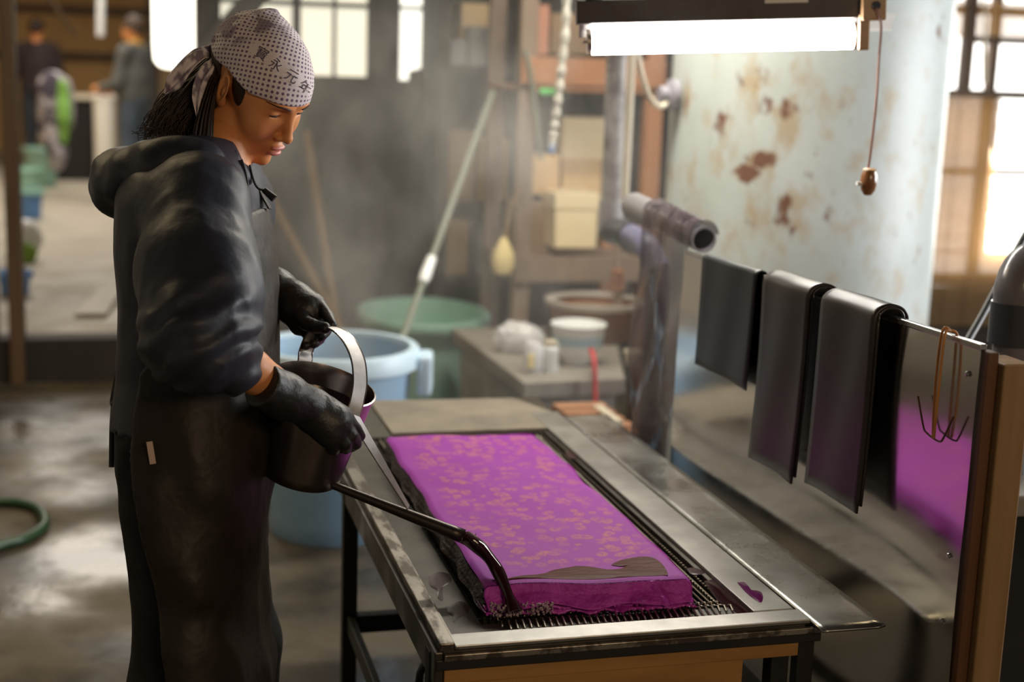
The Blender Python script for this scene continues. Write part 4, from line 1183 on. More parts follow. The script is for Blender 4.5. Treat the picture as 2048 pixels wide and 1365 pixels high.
# ---- headscarf
pk = to_head(P(541, 34, 2.40)); kn_l = to_head(P(428, 112, 2.43)); 
def hem(q):      # positive below the hem
    x = q[:, 0]; ay = np.abs(q[:, 1])
    return (.028+.010*np.clip((x-.03)/.07, 0, 1)+.05*np.clip(-x-.02, 0, .1)+.012*np.clip((ay-.06)/.02, 0, 1)*np.clip(1-abs(x+.01)/.05, 0, 1))-q[:, 2]
def scarfsdf(q):
    d = ell(q, (-.009, 0, .041), (.108, .084, .086))
    d = smin(d, cap(q, (0, 0, .085), pk, .04, .014), .035)
    d = smin(d, cap(q, (-.06, 0, .05), kn_l, .05, .014), .035)
    # pleats drawn towards the knot
    v = q-kn_l; r = np.sqrt((v**2).sum(1))+1e-6
    an = np.arctan2(v[:, 2], v[:, 0]+.02); an2 = np.arctan2(v[:, 1], v[:, 0]+.02)
    d = d-(.0016*np.sin(an*17+an2*5)+.0012*np.sin(an2*22-an*4))*np.clip(1-r/.17, 0, 1)*np.clip(r/.03, 0, 1)
    # ridge seam from the peak down
    d = d-.0022*np.exp(-((q[:, 0]-pk[0]+.02*(q[:, 2]-pk[2]))/.004)**2)*np.clip((q[:, 2]-.05)/.05, 0, 1)
    # the forehead brim stands off a little
    d = d-.004*np.clip((q[:, 0]-.05)/.05, 0, 1)*np.clip(1-(q[:, 2]-.03)/.03, 0, 1)
    d = d-.0012*vnoise(q*55, 3)-.0008*np.sin(q[:, 2]*330+q[:, 0]*90)*np.clip(1-(q[:, 2]-.03)/.022, 0, 1)
    return smax(d, hem(q), .003)
sv, sf = surfnet(scarfsdf, (-.19, -.11, .0), (.15, .11, .19), .0024)
M_scarf = mat('dotted_cotton', (.74, .66, .68), .8, sheen=.1)
N, L, B = nodes_of(M_scarf)
uvn = N.new('ShaderNodeUVMap'); uvn.uv_map = 'print'
def lattice(off):
    a = N.new('ShaderNodeVectorMath'); a.operation = 'MULTIPLY'; a.inputs[1].default_value = (1/.0135, 1/.0150, 0); L.new(uvn.outputs[0], a.inputs[0])
    b = N.new('ShaderNodeVectorMath'); b.operation = 'ADD'; b.inputs[1].default_value = (off, off, 0); L.new(a.outputs[0], b.inputs[0])
    c = N.new('ShaderNodeVectorMath'); c.operation = 'FRACTION'; L.new(b.outputs[0], c.inputs[0])
    d = N.new('ShaderNodeVectorMath'); d.operation = 'SUBTRACT'; d.inputs[1].default_value = (.5, .5, 0); L.new(c.outputs[0], d.inputs[0])
    e = N.new('ShaderNodeVectorMath'); e.operation = 'LENGTH'; L.new(d.outputs[0], e.inputs[0]); return e.outputs['Value']
mn = N.new('ShaderNodeMath'); mn.operation = 'MINIMUM'; L.new(lattice(0), mn.inputs[0]); L.new(lattice(.5), mn.inputs[1])
mr = N.new('ShaderNodeMapRange'); mr.inputs[1].default_value = .225; mr.inputs[2].default_value = .17; L.new(mn.outputs[0], mr.inputs[0])
at = N.new('ShaderNodeAttribute'); at.attribute_name = 'plain'
mk = N.new('ShaderNodeMath'); mk.operation = 'MULTIPLY'; L.new(mr.outputs[0], mk.inputs[0]); L.new(at.outputs['Fac'], mk.inputs[1])
at2 = N.new('ShaderNodeAttribute'); at2.attribute_name = 'figure'
mk2 = N.new('ShaderNodeMath'); mk2.operation = 'MAXIMUM'; L.new(mk.outputs[0], mk2.inputs[0]); L.new(at2.outputs['Fac'], mk2.inputs[1])
mx = N.new('ShaderNodeMix'); mx.data_type = 'RGBA'; mx.inputs[6].default_value = (.74, .66, .68, 1); mx.inputs[7].default_value = (.15, .10, .17, 1)
L.new(mk2.outputs[0], mx.inputs[0]); L.new(mx.outputs[2], B.inputs['Base Color'])
ns = N.new('ShaderNodeTexNoise'); ns.inputs['Scale'].default_value = 45; tcs = N.new('ShaderNodeTexCoord'); L.new(tcs.outputs['Object'], ns.inputs['Vector'])
bs = N.new('ShaderNodeBump'); bs.inputs['Strength'].default_value = .3; bs.inputs['Distance'].default_value = .004; L.new(ns.outputs[0], bs.inputs['Height']); L.new(bs.outputs[0], B.inputs['Normal'])
scarf = np_obj('headscarf', to_world(sv), sf, M_scarf, person)
scarf['label'] = 'white cotton headscarf with rows of purple dots'
PV0 = A((.38, -.80, .46)); PV0 /= np.linalg.norm(PV0); PV1 = np.cross((0, 0, 1.), PV0); PV1 /= np.linalg.norm(PV1); PV2 = np.cross(PV0, PV1)
def print_uv(q):
    v = q-A((-.005, 0, .045)); v = v/np.linalg.norm(v, axis=1)[:, None]
    an = np.arccos(np.clip(v@PV0, -1, 1))*.098; a, b = v@PV1, v@PV2; n = np.sqrt(a*a+b*b)+1e-9
    ca, sa = math.cos(.45), math.sin(.45); a, b = a/n*an, b/n*an
    return np.stack([ca*a-sa*b, sa*a+ca*b], 1)
bvh = BVHTree.FromPolygons([Vector(v) for v in to_world(sv)], [tuple(f) for f in sf])
def hit(px, py):
    r = ray(px, py).normalized(); h_ = bvh.ray_cast(CAM, r, 5); return h_
def finish_print(o, q, segs=True):
    uv = print_uv(q); me = o.data
    lay = me.uv_layers.new(name='print')
    li = np.empty(len(me.loops), dtype=np.int32); me.loops.foreach_get('vertex_index', li)
    lay.data.foreach_set('uv', uv[li].astype(np.float32).ravel())
    pl = np.ones(len(q)); fg = np.zeros(len(q))
    if segs:
        pa, pb_ = [to_head(hit(x, y)[0]) for x, y in ((512, 98), (618, 180))]
        pa, pb_ = print_uv(pa[None])[0], print_uv(pb_[None])[0]; v = pb_-pa; t = np.clip(((uv-pa)@v)/(v@v), 0, 1); dd_ = np.linalg.norm(uv-pa-t[:, None]*v, axis=1)
        pl = np.clip((dd_-.0135)/.003, 0, 1)
        fg = np.clip((vnoise(q*46, 8)-.02)*6, 0, 1)*np.clip((-q[:, 0]-.02+.5*(q[:, 2]-.08))/.02, 0, 1)*.75
        fg = np.maximum(fg, np.clip((vnoise(q*70, 5)-.30)*7, 0, 1)*np.clip((q[:, 2]-.115)/.02, 0, 1)*np.clip((q[:, 0]-.02)/.02, 0, 1)*.7)
    else:
        pl[:] = .0; fg = np.clip((vnoise(q*85, 8)-.0)*6, 0, 1)*.85
    for nm, arr in (('plain', pl), ('figure', fg)):
        a = me.attributes.new(nm, 'FLOAT', 'POINT'); a.data.foreach_set('value', arr.astype(np.float32))
finish_print(scarf, sv)
# lettering printed across the scarf
tv, tf = [], []
for ch, cx, cy in (('寳', 524, 107), ('永', 552, 129), ('元', 583, 153), ('年', 611, 174)):
    cu = bpy.data.curves.new('glyph', 'FONT'); cu.body = ch; cu.align_x = 'CENTER'; cu.align_y = 'CENTER'; cu.resolution_u = 3
    to = bpy.data.objects.new('glyph', cu); COL.objects.link(to)
    bpy.context.view_layer.update()
    me = bpy.data.meshes.new_from_object(to.evaluated_get(bpy.context.evaluated_depsgraph_get()))
    co = A([v.co[:2] for v in me.vertices]) if len(me.vertices) else np.zeros((0, 2))
    if len(co):
        mid = (co.max(0)+co.min(0))/2; sc_ = 25/max(co.max(0)-co.min(0))
        ang = math.radians(31); off = len(tv); ok = []
        for x, y in (co-mid)*sc_:
            u = cx+x*math.cos(ang)+y*math.sin(ang)*1.0; v = cy+x*math.sin(ang)-y*math.cos(ang)
            h_ = hit(u, v)
            ok.append(h_[0] is not None); tv.append((h_[0]+h_[1]*(.0011 if h_[1].dot(ray(u, v)) < 0 else -.0011)) if h_[0] is not None else Vector((0, 0, 0)))
        for p_ in me.polygons:
            if all(ok[i] for i in p_.vertices): tf.append(tuple(i+off for i in p_.vertices))
    bpy.data.objects.remove(to); bpy.data.curves.remove(cu); bpy.data.meshes.remove(me)
if tf:
    mb = MB(); mb.add(tv, tf); mb.build('lettering', M_ink, scarf)
# knot and tails
kw = P(424, 112, 2.435)
def knotsdf(p):
    d = ell(p, kw, (.017, .014, .014)); d = smin(d, ell(p, P(418, 100, 2.43), (.013, .012, .009)), .006)
    d = smin(d, cap(p, P(436, 122, 2.41), P(440, 150, 2.385), .012, .016), .008)
    return d-.0014*np.sin(p[:, 2]*420+p[:, 0]*260)
kv, kf = surfnet(knotsdf, A(kw)-.055, A(kw)+.055, .0022)
ko = np_obj('knot', kv, kf, M_scarf, scarf); finish_print(ko, to_head(kv), False)
def tail(name, px, wd, ph):
    c = spline([P(*a) for a in px], 8); mb = MB(); n_ = len(c)-1; vs_ = []
    def f(u, v):
        i = v*n_; j = min(int(i), n_-1); p_ = c[j].lerp(c[j+1], i-j); t = (c[j+1]-c[j]).normalized()
        sd_ = t.cross(_F).normalized(); w_ = np.interp(v, [0, .3, .8, 1], wd)
        return p_+sd_*(u-.5)*w_+_F*(.006*math.sin(u*9+v*4+ph))
    mb.grid(f, 10, 24); o = mb.build(name, M_scarf, scarf, smooth='all', solid=.001)
    finish_print(o, to_head(A([list(v.co) for v in o.data.vertices])+A(WLOC[o.name])), False); return o
tail('tail', ((424, 108, 2.41), (402, 106, 2.375), (376, 128, 2.365), (352, 160, 2.365), (331, 189, 2.37)), [.012, .026, .030, .004], 0)
tail('tail', ((428, 118, 2.39), (414, 140, 2.37), (400, 175, 2.362), (396, 235, 2.36)), [.012, .022, .020, .004], 2)

# ---- hair
def hairsdf(p):
    q = to_head(p)
    d = smax(headsdf(q, False)-.005, -(-q[:, 0]-.022-.30*(q[:, 2]+.02)), .006)          # back of the head
    d = smax(d, -(q[:, 2]+.115), .01)
    d2 = smax(headsdf(q, False)-.0012, ell(q, (.014, -.066, .022), (.018, .03, .040), rotm('Y', -18)), .003); d = np.minimum(d, d2)
    d2 = smax(headsdf(q, False)-.0012, ell(q, (.014, .066, .022), (.018, .03, .040), rotm('Y', -18)), .003); d = np.minimum(d, d2)
    pts = [P(428, 118, 2.44), P(398, 160, 2.445), P(372, 205, 2.445), P(352, 250, 2.44)]
    d3 = chain(p, pts, [.016, .026, .028, .018]); d = smin(d, d3, .02)
    d = smin(d, ell(p, P(412, 185, 2.45), (.032, .036, .05)), .02)
    return d
xv, xf = surfnet(hairsdf, A(P(415, 170, 2.42))-A((.19, .20, .17)), A(P(415, 170, 2.42))+A((.20, .20, .16)), .0038)
hair = np_obj('hair', to_head(xv)*0+xv, xf, M_hair, person)
hair['label'] = 'dark brown ponytail falling on to the hood'
mb = MB(); rnd = random.Random(21)
for k in range(520):
    t = rnd.random(); s_ = rnd.uniform(-1, 1)
    r0 = (424+18*t, 104+62*t, 2.44+.028*s_)
    m1 = (392+40*t+rnd.gauss(0, 6), 135+62*t+rnd.gauss(0, 5), 2.432+.050*s_)
    m2 = (335+70*t+rnd.gauss(0, 9), 190+52*t+rnd.gauss(0, 6), 2.43+.060*s_)
    m3 = (308+80*t+rnd.gauss(0, 9), 240+24*t+rnd.gauss(0, 6), 2.425+.060*s_)
    ln_ = rnd.random()
    en = (292+92*t-30*max(0, ln_-.7)*3*(1-t)+rnd.gauss(0, 8), 268+14*t+rnd.gauss(0, 9), 2.42+.055*s_)
    pts = [r0, m1, m2, m3, en]
    if rnd.random() < .25: pts = pts[:4]
    c = spline([P(*a) for a in pts], 4); n_ = len(c)
    mb.tube(c, [.0014*(1-.75*(i/(n_-1))**2)*rnd.uniform(.7, 1.2) for i in range(n_)], 4, cap=False)
for k in range(16):
    a = rnd.uniform(0, 1)
    c = spline([P(330+20*a, 190+20*a, 2.42), P(305+18*a+rnd.gauss(0, 5), 235, 2.41), P(285+25*a+rnd.gauss(0, 8), 268+rnd.gauss(0, 8), 2.41), P(262+50*a+rnd.gauss(0, 12), 276+rnd.gauss(0, 12), 2.41)], 5)
    mb.tube(c, .0006, 4, cap=False)
for k in range(170):
    a = rnd.uniform(0, 1); sgn = rnd.gauss(0, 1)
    c = spline([P(428+12*a, 128+30*a, 2.372+.01*a), P(408+24*a, 190+4*sgn, 2.368+.006*sgn), P(394+32*a+2*sgn, 235, 2.362+.006*sgn), P(384+40*a+3*sgn, 285+6*a, 2.362+.006*sgn)], 5)
    mb.tube(c, .0011, 4, cap=False)
mb.build('strands', M_hair, hair, smooth='all')

# ---- jacket (torso, sleeves), hood, rib cuff
def folds(p, s, amp, seed, k=1.0):
    """ridged crumples"""
    n = vnoise(p*s, seed); n2 = vnoise(p*s*2.1+9, seed+1)
    return amp*(1-2*np.abs(n))+amp*.28*(1-2*np.abs(n2))*k
up_d = (ElR-ShR).normalized(); fo_d = (WrR-ElR).normalized()
def jacketsdf(p):
    zl = P(380, 835, BD).z
    d, x, y, a, b = loft(p, zl, P(430, 285, BD).z, .004)
    # yoke and shoulders
    d = smin(d, cap(p, P(400, 372, 2.34), P(392, 420, 2.28), .070, .078), .05)
    d = smin(d, cap(p, P(440, 380, 2.50), P(456, 410, 2.57), .068, .076), .05)
    d = d-folds(p*A((1, 1, .5)), 13, .0024, 4)
    ar = cap(p, ShR, ShR.lerp(ElR, .55), .079, .088)
    ar = smin(ar, cap(p, ShR.lerp(ElR, .55), ElR, .088, .082), .03)
    ar = smin(ar, ell(p, P(448, 600, 2.15), (.052, .06, .075)), .04)           # blouse of the sleeve over the elbow
    ar = smin(ar, cap(p, ElR, ElR.lerp(CuR, .9), .074, .044), .03)
    # crumples: rings across the forearm and long folds down the upper arm
    ta = ((p-A(ShR))@A(up_d)); tf_ = ((p-A(ElR))@A(fo_d))
    wr = np.clip((ta-.20)/.05, 0, 1)
    ring = np.sin((ta*.75+tf_*.9)*115+3.0*vnoise(p*18, 2))
    ar = ar-wr*.0036*ring-(1-wr)*folds(p*A((1.5, 1.5, .35)), 15, .0026, 9)
    ar = ar-wr*folds(p, 24, .0022, 12)
    d = smin(d, ar, .018)
    ar = smax(ar, ((p-A(ElR.lerp(CuR, .66)))@A((CuR-ElR).normalized())), .012)
    al = cap(p, ShL, ElL, .078, .075); al = smin(al, cap(p, ElL, ElL.lerp(WrL, .35), .07, .052), .03)
    d = smin(d, al-folds(p, 14, .003, 5), .02)
    return d
jv, jf = surfnet(jacketsdf, (-.16, 2.0, .80), (.46, 2.82, 1.45), .0058)
jacket = np_obj('jacket', jv, jf, M_jacket, person, smooth_iter=1)
jacket['label'] = 'black nylon jacket with crumpled sleeves'
# rib cuff
def cuffsdf(p):
    c0 = ElR.lerp(CuR, .50); c1 = P(460, 729, 2.16)
    d = cap(p, c0, c1+(c1-c0)*.5, .058, .0385)
    return smax(d, ((p-A(c1))@A((c1-c0).normalized())), .006)
cv, cf = surfnet(cuffsdf, A(P(455, 730, 2.16))-.11, A(P(455, 730, 2.16))+.11, .004)
np_obj('rib_cuff', cv, cf, M_rib, jacket)['label'] = 'navy rib cuff'
# hood lying on the back and collar round the neck
def hoodsdf(p):
    pts = [P(246, 372, 2.45), P(276, 350, 2.36), P(335, 335, 2.31), P(402, 330, 2.31), P(452, 338, 2.36)]
    rs_ = [.038, .044, .042, .032, .020]
    d = None
    for i in range(4):
        e = cap(p, pts[i], pts[i+1], rs_[i], rs_[i+1]); d = e if d is None else smin(d, e, .03)
    pts2 = [P(246, 372, 2.47), P(300, 345, 2.56), P(375, 325, 2.57), P(432, 320, 2.53), P(468, 335, 2.46)]
    for i in range(4): d = smin(d, cap(p, pts2[i], pts2[i+1], rs_[i], rs_[i+1]), .03)
    d = smin(d, ell(p, P(252, 366, 2.45), (.044, .095, .055), np.array(Matrix.Rotation(math.radians(-20), 3, 'Z'))), .04)
    d = smin(d, ell(p, P(330, 345, 2.44), (.09, .11, .028)), .03)
    d = smin(d, cap(p, P(452, 320, 2.37), P(478, 352, 2.405), .022, .016), .02)
    d = smin(d, cap(p, P(468, 322, 2.47), P(480, 352, 2.42), .022, .016), .02)
    sh_ = ((p-A(P(300, 330, 2.44)))@A((.55, -.3, .75)))
    return d-folds(p, 15, .0042, 31)-.002*np.sin(sh_*130+2*vnoise(p*14, 6))
ov, of_ = surfnet(hoodsdf, A(P(350, 340, 2.44))-A((.20, .22, .13)), A(P(350, 340, 2.44))+A((.20, .22, .13)), .0052)
hood = np_obj('hood', ov, of_, M_jacket, jacket, smooth_iter=1)
# zipper and placket
zp = spline([P(474, 322, 2.345), P(481, 345, 2.352), P(486, 375, 2.352), P(489, 415, 2.35)], 6)
mb = MB(); mb.strap(zp, (1, -.2, .2), .020, .004); mb.build('placket', M_jacket, jacket, bevel=.001)
mb = MB(); mb.strap([p_-_F*.004 for p_ in zp], (1, -.2, .2), .0042, .002)
q = P(478, 344, 2.338); mb.strap([q, q+Vector((.004, 0, -.022))], (1, -.2, .2), .006, .002); mb.build('zipper', M_zip, jacket)
tg = spline([P(500, 330, 2.40), P(508, 362, 2.40), P(516, 376, 2.40), P(530, 382, 2.40)], 6)
mb = MB(); mb.tube(tg, .0022, 6); mb.cyl(P(528, 380, 2.40), P(549, 398, 2.40), .0052, .007, 12); mb.build('drawcord', M_iron, jacket, smooth=True)

# ---- trousers and boots
def trousersdf(p):
    d, *_ = loft(p, P(400, 1080, BD).z, P(400, 740, BD).z, -.004)
    for h_, k_, a_, dx in ((hipR, kneeR, ankR, 0), (hipL, kneeL, ankL, 0)):
        d = smin(d, cap(p, h_, k_, .086, .080), .03); d = smin(d, cap(p, k_, a_+Vector((0, 0, .12)), .088, .075), .02)
    # baggy roll behind the knee
    d = smin(d, cap(p, P(352, 1275, 2.36), P(335, 1420, 2.36), .050, .075), .03)
    return np.maximum(d-folds(p*A((1, 1, .6)), 12, .004, 41), .06-p[:, 2])
tv_, tf_ = surfnet(trousersdf, (-.16, 2.02, .04), (.42, 2.80, 1.06), .008)
np_obj('trousers', tv_, tf_, M_trouser, person, smooth_iter=1)
for a_ in (ankR, ankL):
    def bootsdf(p, a_=a_):
        d = cap(p, a_+Vector((0, 0, .2)), a_, .07, .05)
        d = smin(d, ell(p, a_+Vector(bf)*.07+Vector((0, 0, -.045)), (.135, .05, .048), np.array(Matrix.Rotation(th_, 3, 'Z'))), .03)
        return np.maximum(d, -p[:, 2])
    v_, f_ = surfnet(bootsdf, A(a_)+A((-.2, -.2, -.1)), A(a_)+A((.26, .2, .24)), .008)
    np_obj('boot', v_, f_, M_boot, person)

# ---- apron
zt_ap = P(505, 428, 2.36).z
def apronsdf(p):
    d, x, y, a, b = loft(p, .30, zt_ap, .0150, 2.4)
    z = p[:, 2]
    # front edge line (body axes): the bib covers the chest only, the skirt wraps to the hips
    xe = np.interp(z, [.30, .50, .78, .92, 1.0, 1.06, 1.30], [-.02, -.015, -.035, -.05, -.04, .02, .06])
    bib = np.interp(z, [.95, 1.05, zt_ap], [.5, .17, .140])
    fl_ = folds(p*A((1, 1, .7)), 9, .0042, 51)+.0028*np.sin((z*28+x*22)+3*vnoise(p*7, 5))*np.clip((1.02-z)/.1, 0, 1)
    d = d-fl_
    d = smax(d, xe-x, .004); d = smax(d, np.abs(y)-bib, .004)
    d = smax(d, (z-zt_ap)-.10*(y+.05), .003)
    return d
av, af_ = surfnet(apronsdf, (-.16, 2.0, .28), (.44, 2.80, 1.36), .0062)
apron = np_obj('apron', av, af_, M_apron, person, smooth_iter=1)
apron['label'] = 'long black-brown crinkled work apron'
mb = MB(); tp = P(299, 905, 2.225)
mb.strap([tp+Vector((0, -.004, .018)), tp+Vector((.005, -.004, -.018))], (1, 0, 0), .0095, .0016); mb.build('cloth_tag', M_tag, apron)['label'] = 'small pale cloth tag on the side seam'
mb = MB(); mb.strap(spline([P(488, 300, 2.44), P(505, 340, 2.45), P(522, 385, 2.46), P(540, 418, 2.46)], 6), (.3, .9, 0), .016, .003); mb.build('neck_strap', M_apron, apron)
mb = MB()
mb.tube(spline([P(252, 705, 2.33), P(238, 740, 2.36), P(226, 800, 2.38), P(228, 808, 2.37), P(236, 790, 2.36), P(244, 745, 2.34)], 6), .005, 8)
mb.tube(spline([P(250, 715, 2.33), P(234, 770, 2.36), P(225, 840, 2.38), P(223, 935, 2.38)], 6), .0045, 8)
mb.tube(spline([P(250, 715, 2.33), P(244, 790, 2.34), P(246, 870, 2.34)], 6), .0045, 8)
mb.build('apron_string', M_apron, apron, smooth=True)
mb = MB()
pts_ = []
for i in range(12):
    t = i/11; pts_.append(P(252+95*t, 706+12*t*t, 2.30-.05*t))
mb.strap(pts_, (0, 0, 1), .020, .004); mb.build('waist_string', M_apron, apron)

# ---- gloves
def J(*a): return [P(*q) for q in a]
GK = .0045
def glove(name, fore, palm, fingers, label, ctr, r, seed):
    def f(p):
        d = None
        for i in range(len(fore[0])-1):
            e = cap(p, fore[0][i], fore[0][i+1], fore[1][i], fore[1][i+1]); d = e if d is None else smin(d, e, .014)
        for a, b, ra, rb in palm: d = smin(d, cap(p, a, b, ra, rb), .012)
        fg = None
        for pts, rs in fingers:
            e = chain(p, pts, rs); fg = e if fg is None else smin(fg, e, .0012)
        d = smin(d, fg, GK)
        cut = ((p-A(fore[0][0]))@A((fore[0][1]-fore[0][0]).normalized()))
        d = d-folds(p, 30, .0008, seed)-.0012*np.sin(((p-A(fore[0][-1]))@A((fore[0][-1]-fore[0][0]).normalized()))*190+2.5*vnoise(p*25, seed))*np.clip(1-np.linalg.norm(p-A(fore[0][-1]), axis=1)/.05, 0, 1)
        return smax(d, -cut, .004)
    v, fc = surfnet(f, A(ctr)-A(r), A(ctr)+A(r), .0031)
    o = np_obj(name, v, fc, M_glove, person); o['label'] = label; return o
F1 = [.0115, .0105, .0098, .0088]
glove('glove', (J((522, 770, 2.195), (570, 793, 2.235), (622, 818, 2.28)), [.0355, .035, .032]),
      [(*J((622, 818, 2.288), (662, 846, 2.295)), .033, .035), (*J((640, 825, 2.30), (684, 838, 2.315)), .026, .0185), (*J((640, 840, 2.285), (662, 874, 2.285)), .027, .0195)],
      [(J((682, 832, 2.305), (700, 846, 2.305), (712, 860, 2.318), (720, 873, 2.33)), F1),
       (J((684, 850, 2.292), (703, 872, 2.297), (711, 888, 2.318), (703, 893, 2.345)), [.0120, .0112, .0105, .0095]),
       (J((674, 865, 2.285), (690, 888, 2.290), (692, 897, 2.315), (682, 895, 2.342)), [.0118, .0110, .0102, .0092]),
       (J((658, 872, 2.282), (668, 894, 2.287), (668, 901, 2.308), (660, 898, 2.33)), [.0105, .0098, .0090, .0082]),
       (J((655, 822, 2.315), (682, 830, 2.337), (702, 846, 2.345), (714, 860, 2.345)), [.0150, .0128, .0112, .0098])],
      'black rubber glove holding the can beside its brace', P(620, 830, 2.29), (.125, .12, .11), 61)
glove('glove', (J((500, 566, 2.60), (545, 585, 2.55), (585, 604, 2.515)), [.046, .043, .035]),
      [(*J((585, 604, 2.515), (612, 622, 2.50)), .034, .033), (*J((590, 600, 2.52), (630, 612, 2.505)), .028, .019), (*J((590, 620, 2.50), (600, 648, 2.49)), .029, .021)],
      [(J((630, 610, 2.505), (645, 618, 2.490), (657, 634, 2.470), (664, 650, 2.452)), F1),
       (J((627, 622, 2.512), (646, 640, 2.510), (652, 660, 2.492), (642, 672, 2.468)), [.0120, .0112, .0105, .0095]),
       (J((616, 636, 2.508), (634, 658, 2.505), (638, 678, 2.488), (628, 687, 2.466)), [.0118, .0110, .0102, .0092]),
       (J((603, 648, 2.500), (616, 670, 2.498), (620, 686, 2.482), (611, 692, 2.463)), [.0105, .0098, .0090, .0082]),
       (J((598, 634, 2.478), (614, 648, 2.455), (634, 655, 2.440), (650, 656, 2.425)), [.0150, .0128, .0112, .0098])],
      'black rubber glove gripping the strap handle', P(585, 620, 2.51), (.115, .12, .11), 71)

# ================================================================== BACKGROUND
# ---- rack with boxes
YR = 5.6
rk = thing('storage_rack', (1.82, YR, 0), 'orange-brown timber storage rack holding cardboard boxes beyond the steam', 'rack')
for x, m_ in ((1.555, M_rackgrey), (2.10, M_rackwood)):
    for y in (YR, YR+.5):
        mb = MB(); mb.box2((x-.035, y-.03, 0), (x+.035, y+.03, 2.1 if y > YR or x < 2 else 1.62)); mb.build('post', m_, rk, bevel=.004)
mb = MB(); mb.box2((1.52, YR-.045, 1.425), (2.135, YR-.031, 1.535)); mb.build('cross_board', M_rackwood, rk, bevel=.003)
for z, m_ in ((.70, M_rackgrey), (1.42, M_rackwood)):
    mb = MB(); mb.box2((1.52, YR-.03, z-.05 if z < 1 else z-.02), (2.135, YR+.53, z)); mb.build('shelf', m_, rk, bevel=.003)
mb = MB(); mb.box2((1.52, YR-.05, .625), (2.135, YR-.031, .73)); mb.build('cross_board', M_rackgrey, rk, bevel=.003)
def carton(name, c, size, m_, label, rz=0, group=None, lid=True, cat='box'):
    root = thing(name, c, label, cat, group)
    Rz = Matrix.Rotation(rz, 3, 'Z')
    mb = MB(); mb.box(Vector(c)+Vector((0, 0, size[2]/2)), size, Rz); mb.build('box_body', m_, root, bevel=.005)
    if lid:
        mb = MB(); mb.box(Vector(c)+Vector((0, 0, size[2]*.86)), (size[0]+.012, size[1]+.012, size[2]*.3), Rz); mb.build('lid', m_, root, bevel=.004)
    return root
def boxpx(x0, x1, y0, y1, Yv, dep, m_, label, lid=True, rz=0):
    a, b = PY(x0, y1, Yv), PY(x1, y0, Yv)
    cx = (a.x+b.x)/2; w_ = b.x-a.x; h_ = b.z-a.z
    return carton('cardboard_box', (cx, Yv+dep/2, a.z), (w_, dep, h_), m_, label, rz, None, lid)
boxpx(1108, 1198, 388, 497, YR+.04, .22, M_cardpale, 'pale cardboard box with a lid, brightest one on the rack shelf')
bx = boxpx(1050, 1120, 312, 390, YR+.18, .2, M_card, 'small tan cardboard box resting on a dark carton on the rack', lid=False)
carton('dark_carton', (1.66, YR+.26, .70), (.17, .18, 0.235), M_carddark, 'dark carton under the small tan box on the rack', lid=False)
boxpx(1122, 1205, 318, 388, YR+.34, .14, M_card, 'wide low pale box behind the tan box on the rack', lid=False)
boxpx(1122, 1212, 236, 318, YR+.34, .14, M_cardpale, 'tall cream box standing on the wide low box in the rack', lid=False)
carton('dark_carton', (1.905, YR+.42, .70), (.19, .14, 0.29), M_carddark, 'dark carton under the stacked cream boxes in the rack', lid=False)
boxpx(1062, 1100, 10, 110, YR+.05, .2, M_cardred, 'reddish upright box on top of the rack', lid=False)
boxpx(1100, 1190, 30, 108, YR+.3, .2, M_carddark, 'brown carton at the back on top of the rack', lid=False)
# dark cupboard with stacked boxes left of the rack, against the back wall
sh2 = thing('dark_shelf', (1.55, 6.45, 0), 'dark shelf of stacked cartons in the shade left of the rack', 'shelf')
a, b = PY(868, 700, 6.4), PY(1036, 20, 6.4)
for z in (PY(900, 548, 6.4).z, PY(900, 400, 6.4).z, PY(900, 130, 6.4).z):
    mb = MB(); mb.box2((a.x, 6.3, z-.03), (b.x+.12, 6.68, z)); mb.build('shelf_board', M_blackwood, sh2)
for x in (a.x, b.x+.1):
    mb = MB(); mb.box2((x-.025, 6.3, 0), (x+.025, 6.68, 2.2)); mb.build('post', M_blackwood, sh2)
mb = MB(); mb.box2((a.x, 6.665, 0), (b.x+.12, 6.69, 2.2)); mb.build('back_panel', M_blackwood, sh2)
zs = PY(900, 400, 6.4).z; zl = PY(900, 130, 6.4).z; zk = PY(900, 548, 6.4).z
def shelfbox(x0, x1, y0, zb, m_, label, Yv=6.34):
    a, b = PY(x0, y0, Yv), PY(x1, y0, Yv)
    carton('cardboard_box', ((a.x+b.x)/2, Yv+.13, zb), (b.x-a.x, .24, a.z-zb), m_, label, 0, None, False)
shelfbox(890, 955, 262, zs, M_carddark, 'large brown carton on the dark shelf, left one of two')
shelfbox(962, 1020, 276, zs, M_card, 'tan carton on the dark shelf beside the rack post')
shelfbox(925, 1010, 5, zl, M_card, 'big tan carton near the top of the dark shelf', 6.42)
shelfbox(902, 936, 78, zl, M_cardgrey, 'small pale grey box on the upper dark shelf', 6.31)
shelfbox(940, 990, 52, zl, M_cardgrey, 'grey-blue box on the upper dark shelf, in front of the big tan carton', 6.31)
shelfbox(890, 940, 440, zk, M_carddark, 'dim brown box on the lower dark shelf')
shelfbox(960, 1005, 460, zk, M_cardgrey, 'dim grey box on the lower dark shelf')
# pale straw brush hanging by the rack post
bs_ = thing('straw_brush', PY(1005, 510, 5.5), 'pale straw brush hanging beside the rack post', 'brush')
c = PY(1006, 520, 5.5)
mb = MB(); mb.lathe([(0, -.062), (.035, -.055), (.048, -.02), (.042, .03), (.022, .07), (.012, .09), (0, .095)], c, 20); mb.build('bristles', M_brush, bs_, smooth=True)
mb = MB(); mb.tube([c+Vector((0, 0, .08)), PY(1020, 420, 5.53), PY(1042, 372, 5.566)], .009, 8); mb.build('handle', M_bamboo, bs_, smooth=True)
